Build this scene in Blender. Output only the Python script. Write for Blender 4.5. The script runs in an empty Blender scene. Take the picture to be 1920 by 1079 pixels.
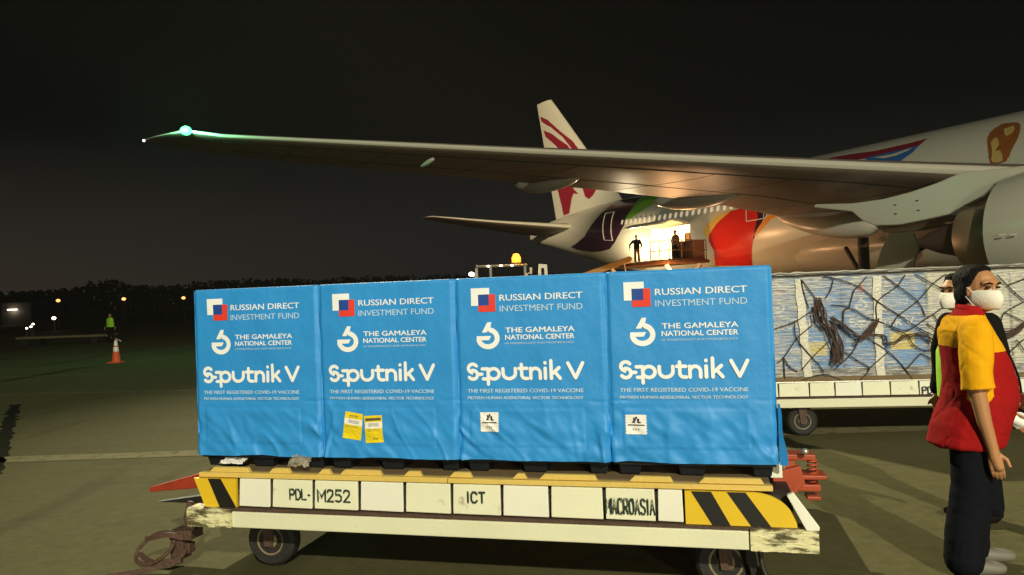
import bpy, bmesh, math, random
import numpy as np
from mathutils import Vector, Matrix, noise, geometry
R = math.radians
random.seed(7)
scene = bpy.context.scene
COL = scene.collection

# ---------------------------------------------------------------- camera
FPX, ROLL, PITCH, CAMH = 1400.0, -0.0363, 0.0159, 1.55
fw = Vector((0, math.cos(PITCH), math.sin(PITCH)))
r0 = Vector((1, 0, 0)); u0 = r0.cross(fw)
RV = r0*math.cos(ROLL) + u0*math.sin(ROLL)
UV = -r0*math.sin(ROLL) + u0*math.cos(ROLL)
cam = bpy.data.cameras.new('camera'); camo = bpy.data.objects.new('camera', cam); COL.objects.link(camo)
cam.sensor_width = 36; cam.lens = 36*FPX/1920; cam.clip_start = .05; cam.clip_end = 3000
camo.matrix_world = Matrix(((RV.x, UV.x, -fw.x, 0), (RV.y, UV.y, -fw.y, 0), (RV.z, UV.z, -fw.z, CAMH), (0, 0, 0, 1)))
scene.camera = camo
CAM = Vector((0, 0, CAMH))
def pdir(x, y): return fw + RV*((x-960)/FPX) - UV*((y-539.5)/FPX)
def at(x, y, Y):                                  # pixel + depth -> world point
    d = pdir(x, y); return CAM + d*(Y/d.y)

# ---------------------------------------------------------------- world, lights, exposure
world = bpy.data.worlds.new('World'); scene.world = world; world.use_nodes = True
nt = world.node_tree; nt.nodes.clear()
wo = nt.nodes.new('ShaderNodeOutputWorld'); bg = nt.nodes.new('ShaderNodeBackground')
tc = nt.nodes.new('ShaderNodeTexCoord'); sx = nt.nodes.new('ShaderNodeSeparateXYZ'); cr = nt.nodes.new('ShaderNodeValToRGB')
nt.links.new(tc.outputs['Generated'], sx.inputs[0]); nt.links.new(sx.outputs['Z'], cr.inputs[0])
e = cr.color_ramp.elements
e[0].position = 0.0; e[0].color = (.0190, .0180, .0160, 1)
e[1].position = .42; e[1].color = (.0008, .0010, .0008, 1)
k = e.new(.10); k.color = (.0135, .0138, .0128, 1)
k = e.new(.22); k.color = (.0030, .0032, .0028, 1)
mr = nt.nodes.new('ShaderNodeMapRange'); mr.inputs['From Min'].default_value = -.05; mr.inputs['From Max'].default_value = -.75; nt.links.new(sx.outputs['X'], mr.inputs['Value'])
c2 = nt.nodes.new('ShaderNodeValToRGB'); c2.color_ramp.elements[0].color = (.034, .0225, .013, 1); c2.color_ramp.elements[1].position = .20; c2.color_ramp.elements[1].color = (0, 0, 0, 1)
nt.links.new(sx.outputs['Z'], c2.inputs[0])
am = nt.nodes.new('ShaderNodeMix'); am.data_type = 'RGBA'; am.blend_type = 'ADD'; nt.links.new(mr.outputs[0], am.inputs['Factor']); nt.links.new(cr.outputs[0], am.inputs[6]); nt.links.new(c2.outputs[0], am.inputs[7])
nt.links.new(am.outputs[2], bg.inputs[0]); bg.inputs[1].default_value = .72
nt.links.new(bg.outputs[0], wo.inputs[0])
scene.view_settings.view_transform = 'Standard'; scene.view_settings.look = 'None'
scene.view_settings.exposure = 0; scene.view_settings.gamma = 1
scene.cycles.use_denoising = True
scene.cycles.sample_clamp_indirect = 4
scene.cycles.max_bounces = 6
scene.cycles.transparent_max_bounces = 12
def spot(name, loc, target, power, color, size, blend, radius):
    l = bpy.data.lights.new(name, 'SPOT'); l.energy = power; l.color = color; l.spot_size = R(size); l.spot_blend = blend
    l.shadow_soft_size = radius
    o = bpy.data.objects.new(name, l); COL.objects.link(o); o.location = loc
    o.rotation_euler = (Vector(target)-Vector(loc)).to_track_quat('-Z', 'Y').to_euler(); return o
def point(name, loc, power, color, radius):
    l = bpy.data.lights.new(name, 'POINT'); l.energy = power; l.color = color; l.shadow_soft_size = radius
    o = bpy.data.objects.new(name, l); COL.objects.link(o); o.location = loc; return o
FLOOD = (1.0, .93, .69)
spot('apron_flood_and_fill', (5, -22, 16), (2.5, 8.0, 2.6), 40500, FLOOD, 74, .8, .35)
spot('apron_flood_and_fill', (-16, 50, 36), (4.6, 3.6, 0), 200000, (1.0, .90, .60), 25, 1.0, .3)
spot('apron_flood_and_fill', (-42, 6, 20), (4.0, 62.0, 13.0), 170000, (1.0, .80, .50), 17, .8, .4)

spot('apron_flood_and_fill', (9, -26, 4.5), (5, 22, 5.5), 11500, FLOOD, 64, .8, .3)  # unseen low spot, added to brighten flap fairings and wing underside
# ---------------------------------------------------------------- materials
def srgb(*c):
    return tuple(((v/255)/12.92 if v/255 <= .04045 else ((v/255+.055)/1.055)**2.4) for v in c)
def mat(name, col, rough=.5, metal=0, var=.12, vscale=6, bump=0, bscale=40, emit=None, estr=0, spec=.5, stretch=None, dirt=0, dirtcol=(.05,.045,.03), dscale=5, dpos=.55):
    m = bpy.data.materials.new(name); m.use_nodes = True; t = m.node_tree; b = t.nodes['Principled BSDF']
    b.inputs['Roughness'].default_value = rough; b.inputs['Metallic'].default_value = metal
    b.inputs['Specular IOR Level'].default_value = spec
    c = t.nodes.new('ShaderNodeTexCoord'); src = c.outputs['Object']
    if stretch:
        mp = t.nodes.new('ShaderNodeMapping'); mp.inputs['Scale'].default_value = stretch
        t.links.new(src, mp.inputs[0]); src = mp.outputs[0]
    n = t.nodes.new('ShaderNodeTexNoise'); n.inputs['Scale'].default_value = vscale; n.inputs['Detail'].default_value = 6
    t.links.new(src, n.inputs['Vector'])
    mx = t.nodes.new('ShaderNodeMix'); mx.data_type = 'RGBA'
    t.links.new(n.outputs['Fac'], mx.inputs['Factor'])
    mx.inputs[6].default_value = (*[v*(1-var) for v in col], 1); mx.inputs[7].default_value = (*[min(1, v*(1+var)) for v in col], 1)
    out = mx.outputs[2]
    if dirt:
        n2 = t.nodes.new('ShaderNodeTexNoise'); n2.inputs['Scale'].default_value = dscale; n2.inputs['Detail'].default_value = 9; n2.inputs['Roughness'].default_value = .7
        t.links.new(src, n2.inputs['Vector'])
        rp = t.nodes.new('ShaderNodeValToRGB'); rp.color_ramp.elements[0].position = dpos; rp.color_ramp.elements[1].position = dpos+.1
        t.links.new(n2.outputs['Fac'], rp.inputs[0])
        ml = t.nodes.new('ShaderNodeMath'); ml.operation = 'MULTIPLY'; ml.inputs[1].default_value = dirt; t.links.new(rp.outputs[0], ml.inputs[0])
        m2 = t.nodes.new('ShaderNodeMix'); m2.data_type = 'RGBA'; t.links.new(ml.outputs[0], m2.inputs['Factor'])
        t.links.new(out, m2.inputs[6]); m2.inputs[7].default_value = (*dirtcol, 1); out = m2.outputs[2]
    t.links.new(out, b.inputs['Base Color'])
    if bump:
        n3 = t.nodes.new('ShaderNodeTexNoise'); n3.inputs['Scale'].default_value = bscale; n3.inputs['Detail'].default_value = 5
        t.links.new(src, n3.inputs['Vector'])
        bp = t.nodes.new('ShaderNodeBump'); bp.inputs['Strength'].default_value = bump; bp.inputs['Distance'].default_value = .02
        t.links.new(n3.outputs['Fac'], bp.inputs['Height']); t.links.new(bp.outputs[0], b.inputs['Normal'])
    if emit:
        b.inputs['Emission Color'].default_value = (*emit, 1); b.inputs['Emission Strength'].default_value = estr
    return m
M = {}
M['cover'] = mat('blue_cover_cloth', (.022, .26, .66), .55, var=.10, vscale=3, bump=.25, bscale=14)
M['white_print'] = mat('white_print', (.82, .84, .84), .5, var=.03)
M['pale_print'] = mat('pale_print', (.50, .66, .78), .5, var=.04)
M['blue_print'] = mat('dark_blue_print', (.012, .06, .30), .5, var=.05)
M['red_print'] = mat('red_print', (.72, .045, .025), .5, var=.05)
M['black_plastic'] = mat('black_plastic', (.006, .008, .012), .5, var=.3)
M['cream'] = mat('cream_paint', (.74, .74, .54), .42, var=.07, vscale=4, bump=.06, bscale=60, dirt=.7, dscale=7, dpos=.62, dirtcol=(.20,.16,.07))
M['cream_b'] = mat('pale_cream_paint', (.76, .76, .64), .45, var=.06, vscale=5, dirt=.35, dscale=4, dpos=.64, dirtcol=(.25,.20,.10))
M['beam'] = mat('cream_beam_paint', (.70, .70, .50), .45, var=.08, vscale=3, bump=.1, bscale=30, dirt=.85, dscale=6, dpos=.63, dirtcol=(.10,.08,.04))
M['worn'] = mat('flaking_cream_paint', (.70, .66, .38), .7, var=.15, vscale=9, bump=.5, bscale=30, stretch=(.45, 1, 1.6), dirt=.95, dirtcol=(.05,.038,.008), dscale=13, dpos=.47)
M['yellow'] = mat('yellow_paint', (.70, .47, .020), .45, var=.1, dirt=.5, dscale=6, dpos=.64)
M['hblack'] = mat('black_stripe_paint', (.010, .009, .008), .5, var=.3, dirt=.3, dirtcol=(.2,.15,.03), dscale=9, dpos=.68)
M['skid'] = mat('yellow_skid_paint', (.66, .47, .11), .6, var=.12, vscale=4, bump=.2, dirt=.7, dscale=4, dpos=.62, dirtcol=(.12,.08,.03))
M['skid_top'] = mat('brown_board', (.16, .11, .05), .8, var=.3, vscale=5, bump=.3, stretch=(1, 6, 1))
M['dark_steel'] = mat('dark_steel', (.012, .011, .009), .6, var=.3)
M['rust'] = mat('rusty_steel', (.075, .040, .026), .7, var=.4, vscale=14, bump=.5, bscale=50)
M['red_steel'] = mat('red_steel', (.30, .035, .014), .5, var=.3, vscale=9, dirt=.6, dscale=11, dpos=.58, dirtcol=(.04,.02,.012))
M['orange_steel'] = mat('orange_red_steel', (.36, .055, .016), .5, var=.25, vscale=14, dirt=.55, dscale=16, dpos=.58, dirtcol=(.06,.025,.012))
M['tyre'] = mat('black_rubber', (.014, .013, .011), .75, var=.3, vscale=20, bump=.3)
M['rim'] = mat('rusty_rim', (.20, .16, .08), .6, var=.3, vscale=12, dirt=.6, dscale=14, dpos=.5)
M['stencil'] = mat('dark_green_stencil', (.012, .032, .020), .6, var=.2)
M['label_yellow'] = mat('yellow_label_film', (.80, .62, .018), .25, var=.12, vscale=30, bump=.3, bscale=60)
M['ink'] = mat('dark_ink', (.10, .085, .05), .5)
M['ink_grey'] = mat('grey_ink', (.32, .31, .28), .5)
M['ink_black'] = mat('black_ink', (.02, .02, .02), .5)
M['sticker'] = mat('white_sticker', (.82, .82, .78), .45, var=.03)
M['rope'] = mat('brown_rope', (.085, .050, .036), .9, var=.35, vscale=60, bump=.5, bscale=200)
M['net'] = mat('dark_net_strap', (.040, .030, .020), .8, var=.3, vscale=30)
M['paper'] = mat('white_paper', (.7, .66, .62), .7, var=.08)
M['aluminium'] = mat('aluminium', (.52, .50, .44), .32, .7, var=.1, vscale=12)
M['whitebox'] = mat('white_carton', (.80, .77, .58), .6, var=.06, vscale=4)
M['skin'] = mat('skin', (.42, .20, .085), .5, var=.08, vscale=12)
M['hair'] = mat('black_hair', (.005, .004, .0035), .7, spec=.12, var=.3, vscale=60, bump=.6, bscale=120, stretch=(1, 1, .15))
M['shirt_red'] = mat('red_cloth', (.30, .008, .008), .9, spec=.1, var=.2, vscale=10, bump=.35, bscale=14)
M['shirt_yellow'] = mat('yellow_cloth', (.74, .36, .006), .9, spec=.1, var=.12, vscale=10, bump=.35, bscale=14)
M['trousers'] = mat('dark_navy_cloth', (.006, .007, .010), .95, spec=.08, var=.25, vscale=12, bump=.4, bscale=16)
M['black_cloth'] = mat('black_cloth', (.008, .0075, .007), .95, spec=.08, var=.25, bump=.3, bscale=16)
M['mask'] = mat('white_mask_cloth', (.80, .76, .66), .8, var=.04, bump=.15, bscale=60)
M['lime'] = mat('lime_vest_cloth', (.34, .72, .015), .7, var=.1, bump=.2)
M['shoe'] = mat('grey_white_shoe', (.15, .14, .11), .6, var=.15)
M['glove'] = mat('white_glove_cloth', (.78, .78, .72), .8, var=.05)
M['eye'] = mat('dark_eye', (.01, .008, .006), .2)
M['plane_white'] = mat('white_aircraft_paint', (.62, .60, .50), .28, var=.05, vscale=.6)
M['plane_grey'] = mat('grey_aircraft_paint', (.72, .68, .58), .30, var=.08, vscale=.8)
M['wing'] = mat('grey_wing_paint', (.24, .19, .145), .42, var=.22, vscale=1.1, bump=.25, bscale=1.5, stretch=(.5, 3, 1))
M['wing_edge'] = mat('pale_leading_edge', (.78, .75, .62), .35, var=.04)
M['maroon'] = mat('maroon_paint', (.26, .012, .030), .35, var=.1)
M['purple'] = mat('dark_purple_paint', (.042, .008, .032), .25, var=.1)
M['green'] = mat('green_paint', (.10, .34, .02), .3, var=.08)
M['green_b'] = mat('light_green_paint', (.22, .52, .03), .3, var=.08)
M['pred'] = mat('red_aircraft_paint', (.60, .022, .012), .22, var=.15, vscale=.8)
M['orange'] = mat('orange_aircraft_paint', (.80, .30, .02), .3, var=.08)
M['pyellow'] = mat('yellow_aircraft_paint', (.75, .50, .10), .3, var=.08)
M['pblue'] = mat('blue_aircraft_paint', (.03, .14, .42), .3, var=.08)
M['gold'] = mat('gold_paint', (.30, .10, .018), .4, var=.45, vscale=3)
M['gold_b'] = mat('pale_gold_paint', (.60, .42, .14), .4, var=.25, vscale=4)
M['outline'] = mat('pale_outline_paint', (.75, .70, .62), .4)
M['window'] = mat('cabin_window_glass', (.55, .48, .38), .15, emit=(1, .82, .55), estr=.45)
M['hot_metal'] = mat('brown_titanium', (.42, .31, .20), .42, .25, var=.15, vscale=2)
M['dark'] = mat('dark_recess', (.010, .008, .007), .7)
M['hold'] = mat('white_hold_lining', (.80, .76, .58), .6)
M['amber_boom'] = mat('orange_yellow_paint', (.75, .34, .015), .45, var=.15, dirt=.4, dscale=3)
M['orange_crate'] = mat('orange_cargo', (.60, .24, .03), .6, var=.25, vscale=3)
M['brown_crate'] = mat('brown_cargo', (.17, .065, .02), .7, var=.3, vscale=3)
M['truck'] = mat('grey_truck_paint', (.22, .20, .15), .4, var=.2)
M['truck_w'] = mat('white_truck_paint', (.75, .70, .55), .4, var=.08)
M['truck_glass'] = mat('dark_cab_glass', (.010, .010, .010), .08)
M['cone'] = mat('orange_cone_rubber', (.70, .10, .025), .6, var=.1)
M['cone_band'] = mat('white_cone_band', (.80, .78, .70), .4, var=.06)
M['leaf'] = mat('dark_foliage', (.085, .080, .050), .8, var=.4, vscale=.2)
M['pole'] = mat('dark_painted_pole', (.05, .045, .035), .6)
def emat(name, col, s):
    m = bpy.data.materials.new(name); m.use_nodes = True; b = m.node_tree.nodes['Principled BSDF']
    b.inputs['Base Color'].default_value = (*col, 1); b.inputs['Emission Color'].default_value = (*col, 1); b.inputs['Emission Strength'].default_value = s
    return m
M['green_lamp'] = emat('green_lamp', (.11, 1.0, .34), 2.6)
M['amber_lamp'] = emat('amber_lamp', (1.0, .26, .02), 3)
M['sodium'] = emat('sodium_lamp', (1.0, .42, .13), 2.4)
M['warm_lamp'] = emat('warm_lamp', (1.0, .85, .62), 10)
M['work_lamp'] = emat('work_lamp', (1.0, .86, .55), 12)

# film: clear stretch wrap with horizontal creases; white reflection streaks painted in as opacity
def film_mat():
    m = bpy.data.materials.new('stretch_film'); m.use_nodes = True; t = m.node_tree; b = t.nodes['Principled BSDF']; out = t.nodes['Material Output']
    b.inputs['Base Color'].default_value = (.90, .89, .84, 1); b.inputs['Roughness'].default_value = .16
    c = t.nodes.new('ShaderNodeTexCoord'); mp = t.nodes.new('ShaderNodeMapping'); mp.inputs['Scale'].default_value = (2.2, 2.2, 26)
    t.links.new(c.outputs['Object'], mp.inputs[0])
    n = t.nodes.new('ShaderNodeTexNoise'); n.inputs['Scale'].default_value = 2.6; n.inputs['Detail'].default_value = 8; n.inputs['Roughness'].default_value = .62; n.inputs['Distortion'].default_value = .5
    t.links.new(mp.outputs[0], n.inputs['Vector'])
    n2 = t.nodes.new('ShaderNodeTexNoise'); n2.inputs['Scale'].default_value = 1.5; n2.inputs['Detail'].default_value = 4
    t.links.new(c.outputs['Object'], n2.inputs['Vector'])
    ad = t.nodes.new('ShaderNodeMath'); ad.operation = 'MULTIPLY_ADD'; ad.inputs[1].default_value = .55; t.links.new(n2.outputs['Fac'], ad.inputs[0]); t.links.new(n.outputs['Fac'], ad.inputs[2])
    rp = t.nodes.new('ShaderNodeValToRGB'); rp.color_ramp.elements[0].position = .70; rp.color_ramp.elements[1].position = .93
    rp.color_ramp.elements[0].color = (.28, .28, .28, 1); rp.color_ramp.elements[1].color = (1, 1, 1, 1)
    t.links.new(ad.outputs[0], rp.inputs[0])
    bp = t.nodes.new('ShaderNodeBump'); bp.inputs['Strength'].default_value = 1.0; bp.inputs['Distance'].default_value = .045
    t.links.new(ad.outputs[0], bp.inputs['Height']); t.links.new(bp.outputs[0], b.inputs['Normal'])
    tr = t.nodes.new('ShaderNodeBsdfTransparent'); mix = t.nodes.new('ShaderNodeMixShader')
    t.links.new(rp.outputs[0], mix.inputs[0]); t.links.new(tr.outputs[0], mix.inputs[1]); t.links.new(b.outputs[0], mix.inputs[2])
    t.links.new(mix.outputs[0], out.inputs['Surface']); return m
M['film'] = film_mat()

def ground_mat():
    m = bpy.data.materials.new('apron_concrete'); m.use_nodes = True; t = m.node_tree; b = t.nodes['Principled BSDF']
    c = t.nodes.new('ShaderNodeTexCoord')
    def nz(sc, det, stretch=(1, 1, 1), rough=.6):
        mp = t.nodes.new('ShaderNodeMapping'); mp.inputs['Scale'].default_value = stretch; t.links.new(c.outputs['Object'], mp.inputs[0])
        n = t.nodes.new('ShaderNodeTexNoise'); n.inputs['Scale'].default_value = sc; n.inputs['Detail'].default_value = det; n.inputs['Roughness'].default_value = rough
        t.links.new(mp.outputs[0], n.inputs['Vector']); return n.outputs['Fac']
    a1 = nz(.35, 6); a2 = nz(9, 8, rough=.75); a3 = nz(1.1, 5, (.35, 1.6, 1)); a4 = nz(150, 3)
    def mix(f, ca, cb):
        x = t.nodes.new('ShaderNodeMix'); x.data_type = 'RGBA'; t.links.new(f, x.inputs['Factor'])
        for s, v in ((6, ca), (7, cb)):
            if isinstance(v, tuple): x.inputs[s].default_value = (*v, 1)
            else: t.links.new(v, x.inputs[s])
        return x.outputs[2]
    def ramp(f, p0, p1):
        r = t.nodes.new('ShaderNodeValToRGB'); r.color_ramp.elements[0].position = p0; r.color_ramp.elements[1].position = p1; t.links.new(f, r.inputs[0]); return r.outputs[0]
    base = mix(ramp(a1, .3, .7), (0.0624, 0.0605, 0.0266), (0.0945, 0.0869, 0.0393))
    base = mix(ramp(a3, .55, .75), base, (0.0473, 0.0463, 0.0231))
    base = mix(ramp(a2, .35, .75), base, (0.1134, 0.1039, 0.0484))
    base = mix(ramp(a4, .62, .72), base, (0.0302, 0.0286, 0.0163))
    a5 = nz(.55, 3, (1, .12, 1), .5); base = mix(ramp(a5, .60, .70), base, (0.0340, 0.0320, 0.0160))      # long tyre smears
    a6 = nz(2.2, 8, rough=.8); base = mix(ramp(a6, .66, .74), base, (0.0252, 0.0234, 0.0126))             # oil spots
    t.links.new(base, b.inputs['Base Color']); b.inputs['Roughness'].default_value = .85; b.inputs['Specular IOR Level'].default_value = .06
    bp = t.nodes.new('ShaderNodeBump'); bp.inputs['Strength'].default_value = .25; bp.inputs['Distance'].default_value = .01
    t.links.new(a4, bp.inputs['Height']); t.links.new(bp.outputs[0], b.inputs['Normal'])
    return m
M['ground'] = ground_mat()
M['line'] = mat('worn_line_paint', (.17, .155, .085), .85, spec=.08, var=.2, vscale=3, dirt=.8, dirtcol=(.06,.055,.028), dscale=7, dpos=.52)
M['crack'] = mat('dark_joint_filler', (.012, .013, .007), .95, var=.4, vscale=8, spec=.03)

# ---------------------------------------------------------------- mesh helpers
class MB:
    def __init__(s): s.v = []; s.f = []; s.m = []
    def add(s, vs, fs, mi=0):
        o = len(s.v); s.v += [tuple(v) for v in vs]; s.f += [tuple(i+o for i in f) for f in fs]; s.m += [mi]*len(fs); return s
    def box(s, c, d, rot=None, mi=0):
        vs = [Vector((sx*d[0]/2, sy*d[1]/2, sz*d[2]/2)) for sx in (-1, 1) for sy in (-1, 1) for sz in (-1, 1)]
        if rot is not None: vs = [rot @ v for v in vs]
        c = Vector(c)
        return s.add([v+c for v in vs], [(0,1,3,2),(4,6,7,5),(0,4,5,1),(2,3,7,6),(0,2,6,4),(1,5,7,3)], mi)
    def b2(s, a, b, mi=0):
        return s.box([(a[i]+b[i])/2 for i in range(3)], [abs(b[i]-a[i]) for i in range(3)], None, mi)
    def loft(s, rings, caps=True, mi=0, closed=True):
        n = len(rings[0]); vs = [p for r in rings for p in r]; fs = []
        for i in range(len(rings)-1):
            for j in range(n if closed else n-1):
                fs.append((i*n+j, i*n+(j+1) % n, (i+1)*n+(j+1) % n, (i+1)*n+j))
        if caps and closed:
            fs.append(tuple(reversed(range(n)))); fs.append(tuple(range((len(rings)-1)*n, len(rings)*n)))
        return s.add(vs, fs, mi)
    def tube(s, path, r, n=8, mi=0, caps=True, flat=1.0):
        path = [Vector(p) for p in path]; rs = r if isinstance(r, (list, tuple)) else [r]*len(path)
        rings = []; prev = None
        for i, p in enumerate(path):
            d = (path[min(i+1, len(path)-1)]-path[max(i-1, 0)]).normalized()
            if prev is None:
                a = d.cross(Vector((0, 0, 1)));
                if a.length < .05: a = d.cross(Vector((1, 0, 0)))
            else: a = prev-d*prev.dot(d)
            a.normalize(); prev = a; b = d.cross(a)
            rings.append([p+(a*math.cos(t)+b*math.sin(t)*flat)*rs[i] for t in [2*math.pi*k/n for k in range(n)]])
        return s.loft(rings, caps, mi)
    def lathe(s, prof, o=(0,0,0), ax=(1,0,0), n=24, mi=0, caps=True):
        ax = Vector(ax).normalized(); a = ax.orthogonal().normalized(); b = ax.cross(a); o = Vector(o)
        return s.loft([[o+ax*h+(a*math.cos(t)+b*math.sin(t))*max(r, 1e-4) for t in [2*math.pi*k/n for k in range(n)]] for h, r in prof], caps, mi)
    def ell(s, c, rad, rot=None, nu=16, nv=10, mi=0):
        c = Vector(c); rings = []
        for j in range(nv+1):
            t = math.pi*(.02+.96*j/nv)
            ring = []
            for i in range(nu):
                q = 2*math.pi*i/nu; p = Vector((rad[0]*math.sin(t)*math.cos(q), rad[1]*math.sin(t)*math.sin(q), -rad[2]*math.cos(t)))
                ring.append(c+(rot @ p if rot is not None else p))
            rings.append(ring)
        return s.loft(rings, True, mi)
    def prism(s, poly, off, mi=0):                      # polygon of 3-D points pushed along off
        n = len(poly); off = Vector(off); vs = [Vector(p) for p in poly]+[Vector(p)+off for p in poly]
        fs = [tuple(range(n)), tuple(reversed(range(n, 2*n)))]+[(i, i+n, (i+1) % n+n, (i+1) % n) for i in range(n)]
        return s.add(vs, fs, mi)
    def build(s, name, mats, parent=None, smooth=False, bevel=0, angle=40):
        me = bpy.data.meshes.new(name); me.from_pydata(s.v, [], s.f); me.update()
        bm = bmesh.new(); bm.from_mesh(me); bmesh.ops.recalc_face_normals(bm, faces=bm.faces); bm.to_mesh(me); bm.free()
        for m in (mats if isinstance(mats, (list, tuple)) else [mats]): me.materials.append(m)
        me.polygons.foreach_set('material_index', s.m)
        if smooth:
            me.polygons.foreach_set('use_smooth', [True]*len(me.polygons)); me.set_sharp_from_angle(angle=R(angle))
        o = bpy.data.objects.new(name, me); COL.objects.link(o)
        if parent: o.parent = parent
        if bevel:
            b = o.modifiers.new('bevel', 'BEVEL'); b.width = bevel; b.segments = 2; b.limit_method = 'ANGLE'; b.angle_limit = R(35)
        return o
def tag(o, label=None, cat=None, group=None, kind=None):
    if label: o['label'] = label
    if cat: o['category'] = cat
    if group: o['group'] = group
    if kind: o['kind'] = kind
    return o
def empty(name, loc=(0,0,0), rz=0):
    o = bpy.data.objects.new(name, None); o.empty_display_size = .2; COL.objects.link(o); o.location = loc; o.rotation_euler = (0, 0, rz); return o
def kids(o): return [c for c in bpy.data.objects if c.parent == o]
def copy_tree(o, parent=None):
    c = o.copy(); COL.objects.link(c); c.parent = parent
    for k_ in kids(o):
        if k_ is not c: copy_tree(k_, c)
    return c
TEXTS = {}
def text_mesh(*a):
    if a not in TEXTS: TEXTS[a] = text_mesh_(*a)
    return TEXTS[a]
def text_mesh_(txt, x0, z0, x1, z1, bold=0.0):
    """flat text fitted to a rectangle: returns (list of (u,v), faces)"""
    cu = bpy.data.curves.new('lettering', 'FONT'); cu.body = txt; cu.size = 1; cu.offset = bold; cu.resolution_u = 3
    o = bpy.data.objects.new('lettering', cu); COL.objects.link(o)
    dg = bpy.context.evaluated_depsgraph_get(); me = bpy.data.meshes.new_from_object(o.evaluated_get(dg))
    vs = np.array([v.co[:2] for v in me.vertices]); fs = [tuple(p.vertices) for p in me.polygons]
    bpy.data.objects.remove(o); bpy.data.curves.remove(cu); bpy.data.meshes.remove(me)
    lo = vs.min(0); hi = vs.max(0)
    vs = (vs-lo)/(hi-lo)*np.array([x1-x0, z1-z0])+np.array([x0, z0])
    return vs.tolist(), fs
def stroke(pts, w, cap=6):
    """flat ribbon with round ends along 2-D points"""
    P = [Vector(p) for p in pts]; L = []; Rr = []
    for i, p in enumerate(P):
        d = (P[min(i+1, len(P)-1)]-P[max(i-1, 0)]).normalized(); n = Vector((-d.y, d.x))
        k = 1.0
        if 0 < i < len(P)-1:
            d1 = (P[i]-P[i-1]).normalized(); c = max(.5, n.dot(Vector((-d1.y, d1.x)))); k = 1/c
        L.append(p+n*w/2*k); Rr.append(p-n*w/2*k)
    def arc(c, a0):
        return [c+Vector((math.cos(a0-math.pi*j/cap), math.sin(a0-math.pi*j/cap)))*w/2 for j in range(1, cap)]
    d = (P[-1]-P[-2]); e_ = arc(P[-1], math.atan2(d.y, d.x)+math.pi/2)
    d = (P[0]-P[1]); s_ = arc(P[0], math.atan2(d.y, d.x)+math.pi/2)
    vs = []; fs = []
    vs = L+Rr; n = len(P)
    fs = [(i, i+1, n+i+1, n+i) for i in range(n-1)]
    o = len(vs); vs += e_; fs.append(tuple([n-1]+list(range(o, o+len(e_)))+[2*n-1]))
    o = len(vs); vs += s_; fs.append(tuple([n]+list(range(o, o+len(s_)))+[0]))
    return [tuple(v) for v in vs], fs
GLYPH = {'P': [[(0,0),(0,1),(.75,1),(1,.85),(1,.62),(.75,.48),(0,.48)]], 'D': [[(0,0),(0,1),(.6,1),(1,.75),(1,.25),(.6,0),(0,0)]], 'L': [[(0,1),(0,0),(.9,0)]], '-': [[(.1,.45),(.9,.45)]],
 'M': [[(0,0),(0,1),(.5,.35),(1,1),(1,0)]], '2': [[(0,.8),(.15,.97),(.5,1),(.9,.92),(.95,.68),(.7,.45),(0,0),(1,0)]], '5': [[(.95,1),(.1,1),(.05,.58),(.55,.62),(.95,.45),(.9,.12),(.5,0),(0,.08)]], '1': [[(.2,.8),(.5,1),(.5,0)]], '7': [[(0,1),(1,1),(.4,0)]],
 'I': [[(.5,0),(.5,1)]], 'C': [[(1,.82),(.75,1),(.25,1),(0,.78),(0,.22),(.25,0),(.75,0),(1,.18)]], 'T': [[(0,1),(1,1)],[(.5,1),(.5,0)]], 'A': [[(0,0),(.5,1),(1,0)],[(.2,.34),(.8,.34)]],
 'R': [[(0,0),(0,1),(.75,1),(1,.85),(1,.62),(.75,.48),(0,.48)],[(.45,.48),(1,0)]], 'O': [[(.3,0),(0,.25),(0,.75),(.3,1),(.7,1),(1,.75),(1,.25),(.7,0),(.3,0)]], 'S': [[(1,.85),(.7,1),(.25,1),(0,.8),(.1,.6),(.9,.42),(1,.2),(.7,0),(.3,0),(0,.15)]]}
def stencil(txt, x0, z0, x1, z1, w):
    wd = [.45 if c in 'I1-' else 1.25 if c == 'M' else 1.0 for c in txt]; gap = .38; tot = sum(wd)+gap*(len(txt)-1); u = (x1-x0)/tot; x = x0; out = []
    for c, k in zip(txt, wd):
        for line in GLYPH[c]: out.append(stroke([(x+px_*u*k, z0+w/2+pz*(z1-z0-w)) for px_, pz in line], w, 3))
        x += (k+gap)*u
    return out
def arcp(cx, cy, rx, ry, a0, a1, n=14):
    return [(cx+rx*math.cos(R(a0+(a1-a0)*i/n)), cy+ry*math.sin(R(a0+(a1-a0)*i/n))) for i in range(n+1)]

# ---------------------------------------------------------------- ground, markings
mb = MB(); mb.add([(-900, -60, 0), (900, -60, 0), (900, 1200, 0), (-900, 1200, 0)], [(0, 1, 2, 3)])
tag(mb.build('apron_ground', M['ground']), kind='structure')
mb = MB(); n = 60
xs = [-30+40*i/n for i in range(n+1)]
row = lambda off: [(x, 8.13-.008*x+off+.012*noise.noise(Vector((x*1.7, off*9, 0))), .004) for x in xs]
mb.loft([row(-.16), row(.16)], False, 0, False)
tag(mb.build('apron_line_marking', M['line']), kind='structure')
for i, (a, b, w) in enumerate([((-11, 15.2), (2, 13.6), .05), ((-26, 33), (0, 30), .10), ((-14, 19.5), (3, 19), .05)]):
    a = Vector((*a, .004)); b = Vector((*b, .004)); d = (b-a).normalized(); nn = Vector((-d.y, d.x, 0))*w
    mb = MB(); mb.add([a-nn, b-nn, b+nn, a+nn], [(0, 1, 2, 3)]); tag(mb.build('apron_joint_marking', M['line']), kind='structure')
mb = MB()                                            # ragged dark expansion joint at the left
pa = Vector((-8.9, 13.3, .004)); pb = Vector((-5.2, 7.4, .004)); nn = Vector((.85, .53, 0))
L_ = []; R_ = []
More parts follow.
